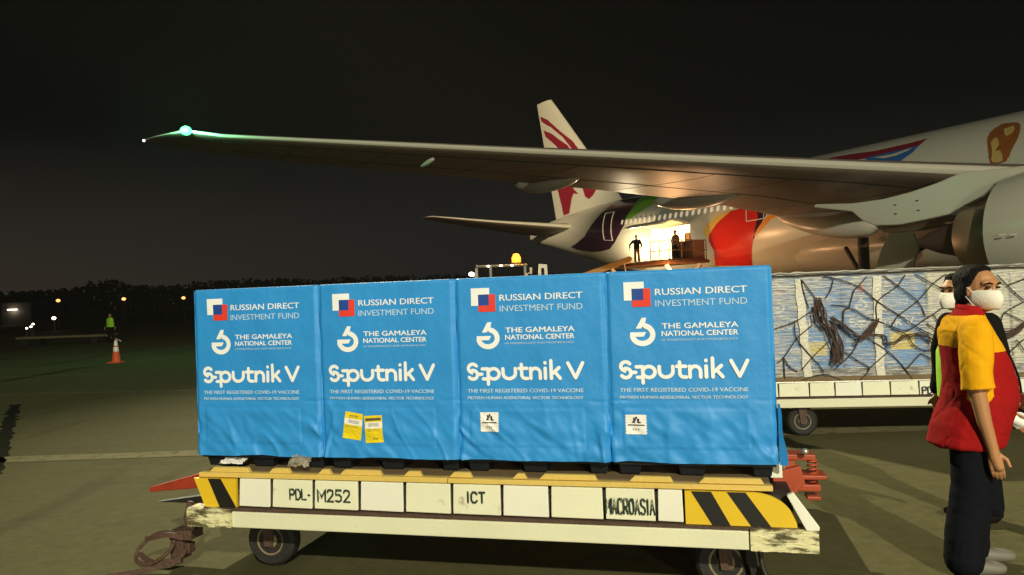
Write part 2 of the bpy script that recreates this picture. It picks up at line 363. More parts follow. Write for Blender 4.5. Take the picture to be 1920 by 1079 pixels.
for i in range(61):
    t = i/60; p = pa.lerp(pb, t); w = .07+.09*noise.noise(Vector((t*22, 3, 0)))+.03*random.random()
    L_.append(p-nn*max(.02, w)); R_.append(p+nn*max(.02, w+.06*noise.noise(Vector((t*31, 9, 0)))))
mb.loft([L_, R_], False, 0, False)
tag(mb.build('apron_crack_marking', M['crack']), kind='structure')

# ---------------------------------------------------------------- near dolly frame
A1 = .2447
EX = Vector((math.cos(A1), -math.sin(A1), 0)); EY = Vector((math.sin(A1), math.cos(A1), 0))
O1 = Vector((1.2832, 3.6866, 0)) - EX*3.3
def c2w(x, y, z): return O1+EX*x+EY*y+Vector((0, 0, z))
def cpx(px, py, y):                                  # pixel on the dolly's plane y -> (x, z)
    d = pdir(px, py); o = CAM-O1; t = (y-o.dot(EY))/d.dot(EY); p = o+d*t; return p.dot(EX), p.z

# ---------------------------------------------------------------- thermal boxes
BW, BH = .825, .985
def disp(u, v, seed):
    """outward push of the cover's front at (u, v)"""
    N = lambda a, b, c=0: noise.noise(Vector((a, b, c+seed*13.7)))
    low = max(0, min(1, (.36-v)/.2)); hem = max(0, min(1, (.10-v)/.10))
    edge = min(u, BW-u); es = max(0, 1-edge/.10)
    d = .009*N(u*3, v*2.2) + .0032*N(u*9, v*6, 4)
    d += low*(.013*N(u*7+v*5, v*9-u*3, 2)+.006*N(u*19+v*14, v*15, 5))
    k = N(u*5+2*v, v*3, 8)                            # long diagonal folds in the lower part
    d += low*.013*max(0, 1-abs(k)*9)*(.35+es)
    d += .014*es*N(u*4, v*8, 7)*(.35+low)
    d -= .016*max(0, 1-edge/.022)                     # pinched seam at the vertical edges
    c = .318+.012*N(u*3, 0, 9)                        # sagging crease above the pocket
    d -= .006*math.exp(-((v-c)/.006)**2)*(.35+.65*abs(N(u*5, 1, 3))*2)*(1.2 if es > 0 else .5)
    pu0, pu1, pv0, pv1 = .065, .755-.06, .07, .275
    if pu0 < u < pu1 and pv0 < v < pv1: d += .0035
    for q, lo, hi, o_ in ((abs(u-pu0), pv0, pv1, v), (abs(u-pu1), pv0, pv1, v)):
        if lo < o_ < hi: d -= .0035*math.exp(-(q/.005)**2)
    for q in (abs(v-pv0), abs(v-pv1)):
        if pu0 < u < pu1: d -= .0035*math.exp(-(q/.005)**2)
    d += hem*.010*(.5+N(u*6, 0, 11))
    return d
def frange(a, b, n): return [a+(b-a)*i/n for i in range(n+1)]
def make_cover(seed, D, name, parent):
    nf = 110; us = frange(.006, BW-.006, nf)
    ring0 = [('f', u, 0) for u in us]+[('s', BW, y) for y in frange(.012, D-.012, 10)]+[('s', u, D) for u in reversed(frange(.02, BW-.02, 8))]+[('l', 0, y) for y in reversed(frange(.012, D-.012, 10))]
    rings = []
    vs_ = frange(0, BH-.012, 110)
    for v in vs_:
        ring = []
        for k_, a, b in ring0:
            if k_ == 'f':
                hem = .012*noise.noise(Vector((a*4, 5, seed)))*max(0, 1-v/.05)
                ring.append((a, -disp(a, v, seed), v+hem))
            else:
                w = .004*noise.noise(Vector((b*4, v*3, seed+a)))
                ring.append((a+(w if k_ == 's' and a >= BW else -w if k_ == 'l' else 0)*.5, b, v))
        rings.append(ring)
    rings.append([((p[0]-BW/2)*.985+BW/2, (p[1]-D/2)*.985+D/2, BH) for p in rings[-1]])
    mb = MB(); mb.loft(rings, True)
    return mb.build(name, M['cover'], parent, True, angle=60)
def conform(mb, vf, seed, mi, off):
    vs, fs = vf; mb.add([(u, -disp(u, v, seed)-off, v) for u, v in vs], fs, mi)
def sub2(vf, n=1):
    """split long faces so they follow the wrinkles"""
    bm = bmesh.new(); vv = [bm.verts.new((a, b, 0)) for a, b in vf[0]]
    for f in vf[1]:
        try: bm.faces.new([vv[i] for i in f])
        except ValueError: pass
    bmesh.ops.triangulate(bm, faces=bm.faces)
    for _ in range(n):
        ed = [e_ for e_ in bm.edges if e_.calc_length() > .02]
        if ed: bmesh.ops.subdivide_edges(bm, edges=ed, cuts=1, use_grid_fill=False)
        bmesh.ops.triangulate(bm, faces=bm.faces)
    bm.verts.index_update()
    r = ([(v.co.x, v.co.y) for v in bm.verts], [tuple(v.index for v in f.verts) for f in bm.faces]); bm.free(); return r
def sputnik_strokes():
    w = .0185; S = []
    b, x, c, a = .4365, .4905, .517, .530             # baseline, x-height, cap, ascender (stroke centres)
    S.append(arcp(.092, c-.023, .025, .023, 35, 270, 12)[:-1]+arcp(.092, b+.023, .026, .024, 90, -145, 12))
    S.append([(.122, .462), (.142, .462)])
    S.append([(.146, .4905), (.178, .4905)]); S.append([(.150, .4365), (.176, .4365)])
    S.append([(.178, .408), (.178, .4905)])
    S.append(arcp(.209, .4635, .031, .028, 180, -180, 26))
    S.append([(.262, x)]+arcp(.294, b+.030, .032, .030, 180, 270, 8)); S.append(arcp(.294, b+.030, .036, .030, -90, 0, 8)+[(.330, x)])
    S.append([(.364, .512)]+[(.364, b+.020)]+arcp(.384, b+.020, .020, .020, 190, 270, 6)+[(.396, b)]); S.append([(.350, x), (.394, x)])
    S.append([(.414, b), (.414, x)]); S.append([(.414, b+.02)]+arcp(.440, x-.026, .026, .026, 180, 0, 12)+[(.466, b)])
    S.append([(.494, b), (.494, x)]); S.append([(.494, .518), (.4941, .5195)])
    S.append([(.526, b), (.526, a)]); S.append([(.568, x+.002), (.536, .464)]); S.append([(.544, .472), (.573, b)])
    S.append([(.616, .516), (.655, b+.002)]); S.append([(.694, .516), (.655, b+.002)])
    return S, w
def make_print(seed, parent):
    def T(*a):
        if ('s',)+a not in TEXTS: TEXTS[('s',)+a] = sub2(text_mesh(*a), 2)
        return TEXTS[('s',)+a]
    q = lambda x0, z0, x1, z1: sub2(([(x0, z0), (x1, z0), (x1, z1), (x0, z1)], [(0, 1, 2, 3)]), 3)
    W, PL, BL, RD = M['white_print'], M['pale_print'], M['blue_print'], M['red_print']
    mb = MB()
    conform(mb, q(.096, .833, .136, .928), seed, 0, .0030); conform(mb, q(.136, .893, .200, .928), seed, 0, .0030)
    conform(mb, q(.136, .833, .196, .893), seed, 1, .0030)
    conform(mb, q(.136, .799, .232, .833), seed, 2, .0030); conform(mb, q(.196, .833, .232, .893), seed, 2, .0030)
    mb.build('square_emblem', [W, BL, RD], parent)
    for nm, txt, x0, z0, x1, z1, bold, m in (('fund_lettering', 'RUSSIAN DIRECT', .255, .855, .705, .888, 0, W), ('fund_lettering', 'INVESTMENT FUND', .255, .797, .705, .830, 0, PL),
            ('center_lettering', 'THE GAMALEYA', .282, .683, .657, .710, 0, W), ('center_lettering', 'NATIONAL CENTER', .280, .645, .655, .671, 0, W), ('center_lettering', 'OF EPIDEMIOLOGY AND MICROBIOLOGY', .277, .621, .653, .631, .0, PL),
            ('tagline_lettering', 'THE FIRST REGISTERED COVID-19 VACCINE', .058, .362, .692, .382, 0, PL), ('tagline_lettering', 'PROVEN HUMAN ADENOVIRAL VECTOR TECHNOLOGY', .057, .326, .691, .342, 0, PL)):
        mb = MB(); vv, ff = T(txt, x0, z0, x1, z1, 0)
        for q_, (du, dv) in enumerate(((0, 0), (.0016, 0), (.0008, .0012)) if nm in ('center_lettering',) and m is W else ((0, 0), (.0013, .0005)) if m is W or nm == 'tagline_lettering' else ((0, 0),)):
            conform(mb, ([(a_+du, b_+dv) for a_, b_ in vv], ff), seed, 0, .0030+.0003*q_)
        mb.build(nm, m, parent)
    mb = MB()                                          # open ring with a slanted arm and a wedge
    conform(mb, sub2(stroke(arcp(.184, .656, .052, .046, 72, -170, 30), .027), 1), seed, 0, .0030)
    conform(mb, sub2(([(.151, .687), (.183, .742), (.206, .742), (.200, .716), (.178, .687)], [(0, 1, 2, 3, 4)]), 1), seed, 0, .0034)
    conform(mb, sub2(([(.121, .668), (.203, .668), (.190, .645), (.150, .645), (.146, .650), (.121, .650)], [(0, 1, 2, 3, 4, 5)]), 1), seed, 0, .0038)
    mb.build('ring_emblem', W, parent)
    S, w = sputnik_strokes(); mb = MB()
    for i, s_ in enumerate(S): conform(mb, sub2(stroke(s_, w), 1), seed, 0, .0030+.0002*i)
    mb.build('product_lettering', W, parent)
FOOT_X = ((.03, .15), (.335, .475), (.70, .80))
def make_box(seed, D=1.3):
    t = empty('thermal_cargo_box')
    make_cover(seed, D, 'cover', t); make_print(seed, t)
    b = MB(); b.b2((.012, .03, -.018), (BW-.012, D-.02, .006)); b.build('pallet_board', M['black_plastic'], t)
    for x0, x1 in FOOT_X:
        for y0 in (.05, D-.22):
            f = MB(); c = ((x0+x1)/2, y0+.08)
            f.loft([[(c[0]+sx*(x1-x0)/2*k, c[1]+sy*.08*k, z) for sx, sy in ((-1,-1),(1,-1),(1,1),(-1,1))] for z, k in ((-.075, .84), (-.02, 1.0))])
            f.build('foot', M['black_plastic'], t, bevel=.006)
    return t
def place_box(t, x, z, label, org=O1, ang=-A1, group='blue thermal boxes in a row on the near dolly'):
    ex = Vector((math.cos(ang), math.sin(ang), 0)); t.location = org+ex*x+Vector((0, 0, z)); t.rotation_euler = (0, 0, ang)
    tag(t, label, 'cargo box', group)
BZ = .689
labs = ['blue covered thermal box with a bare lower pocket, at the red lever end',
        'blue covered thermal box carrying two yellow shipping labels on its pocket',
        'blue covered thermal box with white sticker, between two other blue boxes',
        'blue covered thermal box with white sticker, at the orange coupler end']
boxes = []
for i in range(4):
    t = make_box(i+1); place_box(t, i*BW, BZ, labs[i]); boxes.append(t)
def label_on(t, seed, quad, draw, name, mats):
    """thin label on the cover; quad = corners (tl,tr,br,bl) in (u,v); draw = list of (a0,b0,a1,b1,mat index)"""
    tl, tr, br, bl = [Vector(p) for p in quad]; mb = MB()
    P = lambda a, b: (tl.lerp(tr, a)).lerp(bl.lerp(br, a), b)
    def patch(a0, b0, a1, b1, mi, off, n=8):
        g = []; 
        for i in range(n+1):
            r_ = []
            for j in range(n+1):
                p = P(a0+(a1-a0)*j/n, b0+(b1-b0)*i/n); r_.append((p.x, -disp(p.x, p.y, seed)-off-.004*math.sin(math.pi*(i/n if mi == 0 else .0))*0, p.y))
            g.append(r_)
        mb.loft(g, False, mi, False)
    patch(0, 0, 1, 1, 0, .0036, 12)
    for a0, b0, a1, b1, mi in draw: patch(a0, b0, a1, b1, mi, .0042, 4)
    return mb.build(name, mats, t)
rnd = random.Random(3)
bars = []
x = .22
while x < .82:
    w_ = rnd.choice((.012, .02, .03)); bars.append((x, .27, min(.84, x+w_), .40, 2)); x += w_+rnd.choice((.012, .02))
dr = [(.03, .235, .97, .44, 1)]+[(.30+.08*i, .10, .35+.08*i, .15, 3) for i in range(5)]+[(.2, .17, .75, .19, 3)]
dr2 = [(a0, b0, a1, b1, m) for a0, b0, a1, b1, m in bars]
def label_layers(t, seed, quad, layers, name, mats):
    tl, tr, br, bl = [Vector(p) for p in quad]; mb = MB()
    P = lambda a, b: (tl.lerp(tr, a)).lerp(bl.lerp(br, a), b)
    for li, lay in enumerate(layers):
        for a0, b0, a1, b1, mi in lay:
            n_ = 12 if li == 0 else 3; g = []
            for i in range(n_+1):
                r_ = []
                for j in range(n_+1):
                    p = P(a0+(a1-a0)*j/n_, b0+(b1-b0)*i/n_); r_.append((p.x, -disp(p.x, p.y, seed)-.0045-.0009*li, p.y))
                g.append(r_)
            mb.loft(g, False, mi, False)
    return mb.build(name, mats, t)
YM = [M['label_yellow'], M['sticker'], M['ink_grey'], M['ink']]
scr = [(.1+.0, .50+.05*i, .45+.4*rnd.random(), .512+.05*i, 3) for i in range(2)]
label_layers(boxes[1], 2, ((.156, .262), (.265, .245), (.243, .096), (.130, .111)), [[(0,0,1,1,0)], [(.03,.235,.97,.46,1)]+[(.28+.09*i,.10,.34+.09*i,.15,3) for i in range(5)]+[(.22,.18,.72,.195,3)]+scr, bars], 'shipping_label', YM)
label_layers(boxes[1], 2, ((.270, .236), (.377, .241), (.383, .088), (.274, .083)), [[(0,0,1,1,0)], [(.03,.24,.97,.47,1), (.06,.09,.94,.19,3), (.42,.84,.72,.87,3)]+scr, bars], 'shipping_label', YM)
def stamp(t, seed, u0, v0, u1, v1):
    ly0 = [(0,0,1,1,0)]
    nt_ = 7
    ly0 += [(-.035, (i+.15)/nt_, .001, (i+.7)/nt_, 0) for i in range(nt_)]+[(.999, (i+.15)/nt_, 1.035, (i+.7)/nt_, 0) for i in range(nt_)]
    em = [(.08, .50, .92, .56, 1), (.36,.14,.44,.36,1), (.46,.10,.56,.22,1), (.55,.20,.66,.40,1), (.30,.34,.46,.42,1), (.58,.36,.74,.43,1), (.42,.22,.50,.30,1)]
    faint = [(.32+.13*i, .70, .40+.13*i, .80, 2) for i in range(3)]
    label_layers(t, seed, ((u0, v1), (u1, v1), (u1, v0), (u0, v0)), [ly0, em+faint], 'sticker', [M['sticker'], M['ink_black'], M['pale_print'] if 0 else M['ink_grey']])
fl = MB(); pts_f = [(BW+.006+.004*math.sin(z*30), z) for z in frange(.0, .30, 12)]
fl.loft([[(BW+.002, -.004, z), (x+.004+.030*(1-z/.30), -.012-.01*(1-z/.3), z), (x+.004+.030*(1-z/.30), -.006, z), (BW+.002, .004, z)] for x, z in pts_f], True); fl.build('cover_flap', M['cover'], boxes[3], True)
stamp(boxes[2], 3, .128, .152, .226, .257); stamp(boxes[3], 4, .083, .145, .186, .245)

# ---------------------------------------------------------------- dollies
def make_dolly(label, org, ang, x0, x1, seams, texts, depth=2.2, near=True):
    t = empty('pallet_dolly', org, ang); tag(t, label, 'cargo dolly', 'flat cargo dollies')
    y = -.10; zb, zt = .412, .575
    b = MB(); b.b2((x0+.08, y+.03, .43), (x1-.10, depth, .56)); b.build('deck', M['dark_steel'], t)
    for i in range(len(seams)-1):
        a, c = seams[i]+.006, seams[i+1]-.006
        p = MB(); tl = rnd.uniform(-.003, .003)
        p.prism([(a, y+.006+tl, zb+.008), (c, y-.002, zb+.008), (c-.003, y+.010, zt), (a+.003, y+.014+tl, zt)], (0, .018, 0))
        p.build('side_panel', M['cream' if i % 3 else 'cream_b'], t, bevel=.004)
    for s_, u0, v0, u1, v1 in texts:
        tx = MB()
        for li, (vs, fs) in enumerate(stencil(s_, u0, v0, u1, v1, (.0068 if len(s_) > 6 else .0095) if near else .012)): tx.add([(a, y-.006-.0001*li, c) for a, c in vs], fs)
        tx.build('stencil_lettering', M['stencil'], t)
    # lower side beam and sill
    b = MB(); bx0, bx1 = (.316, 3.138) if near else (x0+.20, x1-.2)
    b.b2((bx0, y-.035, .308), (bx1, y+.05, .398)); o = b.build('side_beam', M['beam'], t, bevel=.005)
    b = MB(); b.b2((x0+.02, y-.03, .400), (x1-.05, y+.08, .412)); b.build('sill', M['rust'], t)
    if near:
        for n_, (a, c) in enumerate(((x0, .313), (3.141, x1))):
            q = MB(); m_ = 26; rr = []
            for zz_ in frange(.310, .412, 5):
                rr.append([(a+(c-a)*i/m_, y-.05-.004*noise.noise(Vector((i*.7, zz_*40, n_))), zz_+.004*noise.noise(Vector((i*.9, zz_*9, n_+5)))) for i in range(m_+1)]+[(c, y+.06, zz_), (a, y+.06, zz_)])
            q.loft(rr, True); q.build('bumper', M['worn'], t, True, angle=30)
        # hazard striped end panels
        z0_, z1_ = .413, .575
        h = MB(); yy = y-.004
        def para(ut, ub, wt, mi):
            return [(ut, yy, z1_), (ut+wt, yy, z1_), (ub+wt, yy, z0_), (ub, yy, z0_)], mi
        h.prism([(.048, yy+.002, z1_), (.326, yy+.002, z1_), (.326, yy+.002, z0_), (.118, yy+.002, z0_)], (0, .02, 0), 0)
        h.add([(.142, yy, z1_), (.228, yy, z1_), (.323, yy, z0_+.004), (.323, yy, z0_), (.215, yy, z0_)], [(0,1,2,3,4)], 1)
        h.build('hazard_panel', [M['yellow'], M['hblack']], t)
        h = MB(); arc_ = [(3.16+.20*math.sin(R(a)), yy+.002, z0_+(z1_-z0_)*math.cos(R(a))) for a in range(0, 91, 6)]
        h.prism([(2.842, yy+.002, z0_), (2.842, yy+.002, z1_)]+arc_, (0, .02, 0), 0)
        h.add([(2.872, yy, z1_), (2.968, yy, z1_), (3.055, yy, z0_), (2.968, yy, z0_)], [(0,1,2,3)], 1)
        h.add([(3.042, yy, z1_), (3.130, yy, z1_), (3.242, yy, z0_), (3.150, yy, z0_)], [(0,1,2,3)], 1)
        h.build('hazard_panel', [M['yellow'], M['hblack']], t)
        d = MB()                                       # pale deflector strut at the rounded corner
        d.prism([(3.315, y-.03, .572), (3.345, y-.03, .588), (3.455, y-.045, .43), (3.452, y-.045, .414), (3.395, y-.045, .414)], (0, .03, 0))
        d.build('corner_deflector', M['cream_b'], t, bevel=.004)
    # wheels
    wr = .155
    for wx in ((.395, 3.03) if near else (d2px(1503, 790, 0)[0], x1-.35)):
        for wy in ((.17 if near else .0), depth-.15):
            w_ = MB(); w_.lathe([(-.05, .085), (-.055, wr-.02), (-.035, wr), (.035, wr), (.055, wr-.02), (.05, .085)], (wx, wy, wr), (0, 1, 0), 28)
            wo_ = w_.build('wheel', M['tyre'], t, True)
            h = MB(); h.lathe([(-.058, .02), (-.060, .035), (-.045, .05), (-.052, .088), (.05, .088)], (wx, wy, wr), (0, 1, 0), 20)
            h.build('rim', M['rim'], wo_, True)
            f = MB(); f.prism([(wx-.06, wy-.075, .43), (wx+.06, wy-.075, .43), (wx+.025, wy-.075, wr-.03), (wx-.025, wy-.075, wr-.03)], (0, .012, 0))
            f.build('caster_fork', M['rust'], t)
    return t
seams1 = [.332, .545, .81, 1.089, 1.356, 1.627, 1.904, 2.16, 2.441, 2.702, 2.838]
tx1 = [('PDL-', .672, .468, .797, .533), ('M252', .846, .462, 1.040, .535), ('ICT', 1.716, .482, 1.815, .545), ('MACROASIA', 2.452, .450, 2.694, .533)]
D1 = make_dolly('cream dolly with hazard stripes carrying the blue boxes', O1, -A1, .030, 3.448, seams1, tx1)
# couplings of the near dolly
lv = MB(); lv.prism([(-.56, .25, .385), (-.56, .25, .415), (-.06, .25, .545), (-.02, .25, .52), (-.02, .25, .43), (-.14, .25, .425)], (0, .07, 0)); lv.build('tow_lever', M['red_steel'], D1, bevel=.006)
lv = MB(); lv.prism([(-.57, .33, .30), (-.10, .33, .37), (-.02, .33, .36), (-.02, .33, .31), (-.3, .33, .30)], (0, .06, 0)); lv.build('lower_lever', M['dark_steel'], D1, bevel=.004)
lv = MB(); lv.b2((-.22, .6, .50), (-.02, 1.0, .64)); lv.build('end_stop', M['rust'], D1, bevel=.01)
hk = MB(); hk.tube([(-.13, .10, .38), (-.15, .08, .28), (-.10, .06, .22), (-.06, .05, .20)], .022, 8); hk.b2((-.20, -.02, .18), (-.05, .10, .235)); hk.b2((-.21, 0, .06), (-.12, .08, .18)); hk.tube([(-.19, .04, .02), (-.19, .04, .17)], .03, 8); hk.b2((-.12, .01, .09), (-.085, .07, .15))
hk.build('tow_hitch', M['rust'], D1, True, bevel=.004)
rg = MB(); pts = [(-.30+.13*math.cos(a), -.02+.10*math.sin(a)*.6, .125+.075*math.sin(a)+.03*math.cos(a)) for a in [2*math.pi*i/24 for i in range(25)]]; rg.tube(pts, .012, 7, caps=False); rg.build('tow_ring', M['rust'], D1, True)
st = MB()
def strap(pts, w, mi=0):
    n_ = len(pts); st.loft([[(x, y-.004, z+w/2), (x, y-.004, z-w/2), (x+.004, y+.004, z-w/2), (x+.004, y+.004, z+w/2)] for x, y, z in pts], True, mi)
def smooth_path(pts, k=8):
    P = [Vector(p) for p in pts]; out = []
    for i in range(len(P)-1):
        a = P[max(i-1, 0)]; b = P[i]; c = P[i+1]; d = P[min(i+2, len(P)-1)]
        for j in range(k):
            t = j/k; out.append(.5*((2*b)+(c-a)*t+(2*a-5*b+4*c-d)*t*t+(3*b-a-3*c+d)*t**3))
    out.append(P[-1]); return out
strap(smooth_path([(-.08, -.03, .12), (-.15, -.05, .05), (-.24, -.07, .035), (-.30, -.10, .02), (-.42, -.16, .015), (-.52, -.25, .012), (-.70, -.42, .01)]), .03)
strap(smooth_path([(-.36, -.03, .18), (-.28, -.05, .20), (-.18, -.05, .22), (-.10, -.03, .20)]), .03)
strap(smooth_path([(-.40, -.04, .10), (-.30, -.06, .055), (-.2, -.06, .06), (-.11, -.04, .07)]), .035)
st.build('tow_strap', M['rust'], D1)
cp = MB()
cp.b2((3.33, .24, .50), (3.52, .36, .535)); cp.b2((3.35, .24, .66), (3.50, .36, .69)); cp.b2((3.34, .25, .53), (3.40, .35, .67))
cp.prism([(3.28, .20, .60), (3.42, .20, .64), (3.44, .20, .55), (3.36, .20, .46), (3.28, .20, .52)], (0, .05, 0))
cp.b2((3.42, .22, .565), (3.55, .36, .588)); cp.b2((3.45, .24, .455), (3.52, .34, .475))
cp.build('coupler', M['orange_steel'], D1, bevel=.006)
sp = MB(); sp.tube([(3.485+.022*math.cos(a), .27+.022*math.sin(a), .535+.125*a/(2*math.pi*6)) for a in [2*math.pi*6*i/96 for i in range(97)]], .006, 6); sp.build('coupler_spring', M['orange_steel'], D1, True)
sp = MB(); sp.ell((3.445, .20, .715), (.018, .018, .018)); sp.tube([(3.34, .22, .62), (3.335, .22, .80)], .006); sp.build('coupler_pin', M['aluminium'], D1, True)
sp = MB(); sp.b2((3.262, .08, .605), (3.32, .12, .68)); sp.build('cream_bracket', M['cream_b'], D1, bevel=.004)
hz = MB(); hz.tube(smooth_path([(3.19, -.02, .27), (3.20, -.03, .19), (3.235, -.04, .11), (3.25, -.04, .05)]), .012, 8); hz.build('brake_hose', M['dark_steel'], D1, True)

# cargo skid between boxes and dolly
sk = empty('cargo_skid', O1, -A1); tag(sk, 'yellow skid board lying between blue boxes and cream dolly', 'skid')
b = MB(); b.b2((.07, -.085, .5785), (1.60, -.045, .606)); b.b2((1.605, -.085, .5785), (3.258, -.045, .604)); b.build('edge_rail', M['skid'], sk, bevel=.003)
b = MB(); b.b2((.10, -.042, .578), (3.25, 1.9, .610)); b.build('deck_board', M['skid_top'], sk)
rb = []
for a, c in ((395, 470), (505, 546), (597, 622), (638, 717), (757, 792), (842, 886), (960, 988), (1010, 1120), (1178, 1262), (1308, 1432)):
    x0 = cpx(a, 883, -.06)[0]; x1 = cpx(c, 883, -.06)[0]; rb.append((x0, x1))
for x0, x1 in rb:
    b = MB(); b.prism([(x0, -.072, .6065), (x1, -.072, .6065), (x1-.016, -.072, .634), (x0+.03, -.072, .634)], (0, .03, 0)); b.build('lit_patch_block', M['skid'], sk, bevel=.003)  # lit patches between the feet's shadows, built as raised yellow blocks

# litter on the skid
def crumple(name, base, sx_, sy_, sz_, m, seed, label, cat):
    n_ = 14; mb = MB(); rows = []
    for i in range(n_+1):
        rows.append([(sx_*(j/n_-.5)+.012*noise.noise(Vector((i*.7, j*.9, seed))), sy_*(i/n_-.5), sz_*(.5+.5*noise.noise(Vector((i*.45, j*.45, seed+3))))+sz_*(i/n_)) for j in range(n_+1)])
    mb.loft(rows, False, 0, False); o = mb.build(name, m, None, False); o.location = base; o.rotation_euler = (0, 0, -A1)
    s_ = o.modifiers.new('solid', 'SOLIDIFY'); s_.thickness = .002
    return tag(o, label, cat)
def clear_mat():
    m = bpy.data.materials.new('clear_plastic_bag'); m.use_nodes = True; t = m.node_tree; b = t.nodes['Principled BSDF']
    b.inputs['Base Color'].default_value = (.5, .45, .35, 1); b.inputs['Roughness'].default_value = .12
    n = t.nodes.new('ShaderNodeTexNoise'); n.inputs['Scale'].default_value = 22; rp = t.nodes.new('ShaderNodeValToRGB'); rp.color_ramp.elements[0].position = .4; rp.color_ramp.elements[1].position = .75
    rp.color_ramp.elements[0].color = (.15,.15,.15,1); rp.color_ramp.elements[1].color = (.8,.8,.8,1)
    c = t.nodes.new('ShaderNodeTexCoord'); t.links.new(c.outputs['Object'], n.inputs['Vector']); t.links.new(n.outputs['Fac'], rp.inputs[0])
    tr = t.nodes.new('ShaderNodeBsdfTransparent'); mx = t.nodes.new('ShaderNodeMixShader'); t.links.new(rp.outputs[0], mx.inputs[0]); t.links.new(tr.outputs[0], mx.inputs[1]); t.links.new(b.outputs[0], mx.inputs[2])
    t.links.new(mx.outputs[0], t.nodes['Material Output'].inputs['Surface']); return m
M['bag'] = clear_mat()
crumple('paper_scrap', c2w(.235, .03, .628), .15, .10, .03, M['paper'], 1, 'crumpled white paper scrap under the blue box above the red lever', 'paper')
crumple('plastic_bag', c2w(.70, -.03, .630), .13, .07, .045, M['bag'], 5, 'clear crumpled plastic bag lying on the yellow skid edge', 'plastic bag')

# ---------------------------------------------------------------- far dolly with netted load
A2 = .13
O2 = Vector((2.42, 8.03, 0))
EX2 = Vector((math.cos(A2), -math.sin(A2), 0)); EY2 = Vector((math.sin(A2), math.cos(A2), 0))
def d2px(px, py, y):
    d = pdir(px, py); o = CAM-O2; t = (y-o.dot(EY2))/d.dot(EY2); p = o+d*t; return p.dot(EX2), p.z
s2 = [d2px(p, 730, -.10)[0] for p in (1460, 1518, 1566, 1617, 1670, 1724, 1778, 1832, 1886, 1940, 1994)]
s2 = [s2[0]-.33]+s2
tl2 = d2px(1730, 737, -.1); tr2 = d2px(1768, 724, -.1)
D2 = make_dolly('cream dolly behind, loaded with the net covered film wrapped cargo', O2, -A2, s2[0]-.15, s2[-1]+.2, s2, [('PDL-17', tl2[0], .425, tr2[0]+.06, .505)], near=False)
lx = [d2px(p, 600, 0)[0] for p in (1433, 1577, 1723)]
zt2 = .70
b3 = copy_tree(boxes[0]); b4 = copy_tree(boxes[0])
bx = lx[1]-BW+.01
place_box(b3, bx, zt2, 'blue thermal box dimly seen through film, half hidden behind front boxes', O2, -A2, 'blue boxes under the wrapping film')
place_box(b4, bx+BW+.012, zt2, 'blue thermal box seen through film beside the hanging rope bundle', O2, -A2, 'blue boxes under the wrapping film')
wx0 = bx+2*BW+.03
def white_box(x, w, label):
    t = MB(); t.b2((0, -.01, 0), (w-.012, 1.25, .98)); o = t.build('carton', M['whitebox'], None, bevel=.012); o.location = O2+EX2*x+Vector((0, 0, zt2)); o.rotation_euler = (0, 0, -A2)
    t2 = MB(); t2.b2((.05, -.014, .60), (w*.30, -.0105, .75)); t2.build('carton_label', M['paper'], o)
    s_ = MB(); s_.b2((w*.46, -.016, -.0), (w*.54, -.0105, .982)); s_.build('tape_strip', M['whitebox'], o)
    return tag(o, label, 'carton', 'white cartons under the wrapping film')
white_box(wx0, .80, 'white carton behind the film directly behind the masked person in black')
white_box(wx0+.81, .80, 'white carton behind the film beyond the face of the red shirted person')
for (u0, v0, u1, v1), (o_, nm) in (((.46, .18, .70, .36), (b4, 'wide_yellow_label')), ((.45, .14, .66, .28), (b3, 'yellow_label'))):
    label_layers(o_, 1, ((u0, v1), (u1, v1), (u1, v0), (u0, v0)), [[(0,0,1,1,0)]], nm, [M['label_yellow']])
pl = MB(); pl.b2((bx-.15, -.09, .556), (wx0+1.75, 1.4, .575)); o = pl.build('aircraft_pallet', M['aluminium'], None, bevel=.004); o.location = O2; o.rotation_euler = (0, 0, -A2)
tag(o, 'flat aluminium aircraft pallet under the film wrapped load', 'pallet')
bs = MB(); bs.b2((bx-.10, -.045, .5765), (wx0+1.65, 1.3, .618)); o = bs.build('timber_base', M['skid_top'], None); o.location = O2; o.rotation_euler = (0, 0, -A2)
tag(o, 'brown timber base between aluminium pallet and wrapped boxes', 'timber base')
def zpx_(Z, sc, pts): return [(Z[0]+x/sc, Z[1]+y/sc) for x, y in pts]
M['tape'] = mat('creased_clear_tape', (.62, .60, .50), .3, var=.3, vscale=14, bump=.5, bscale=30)
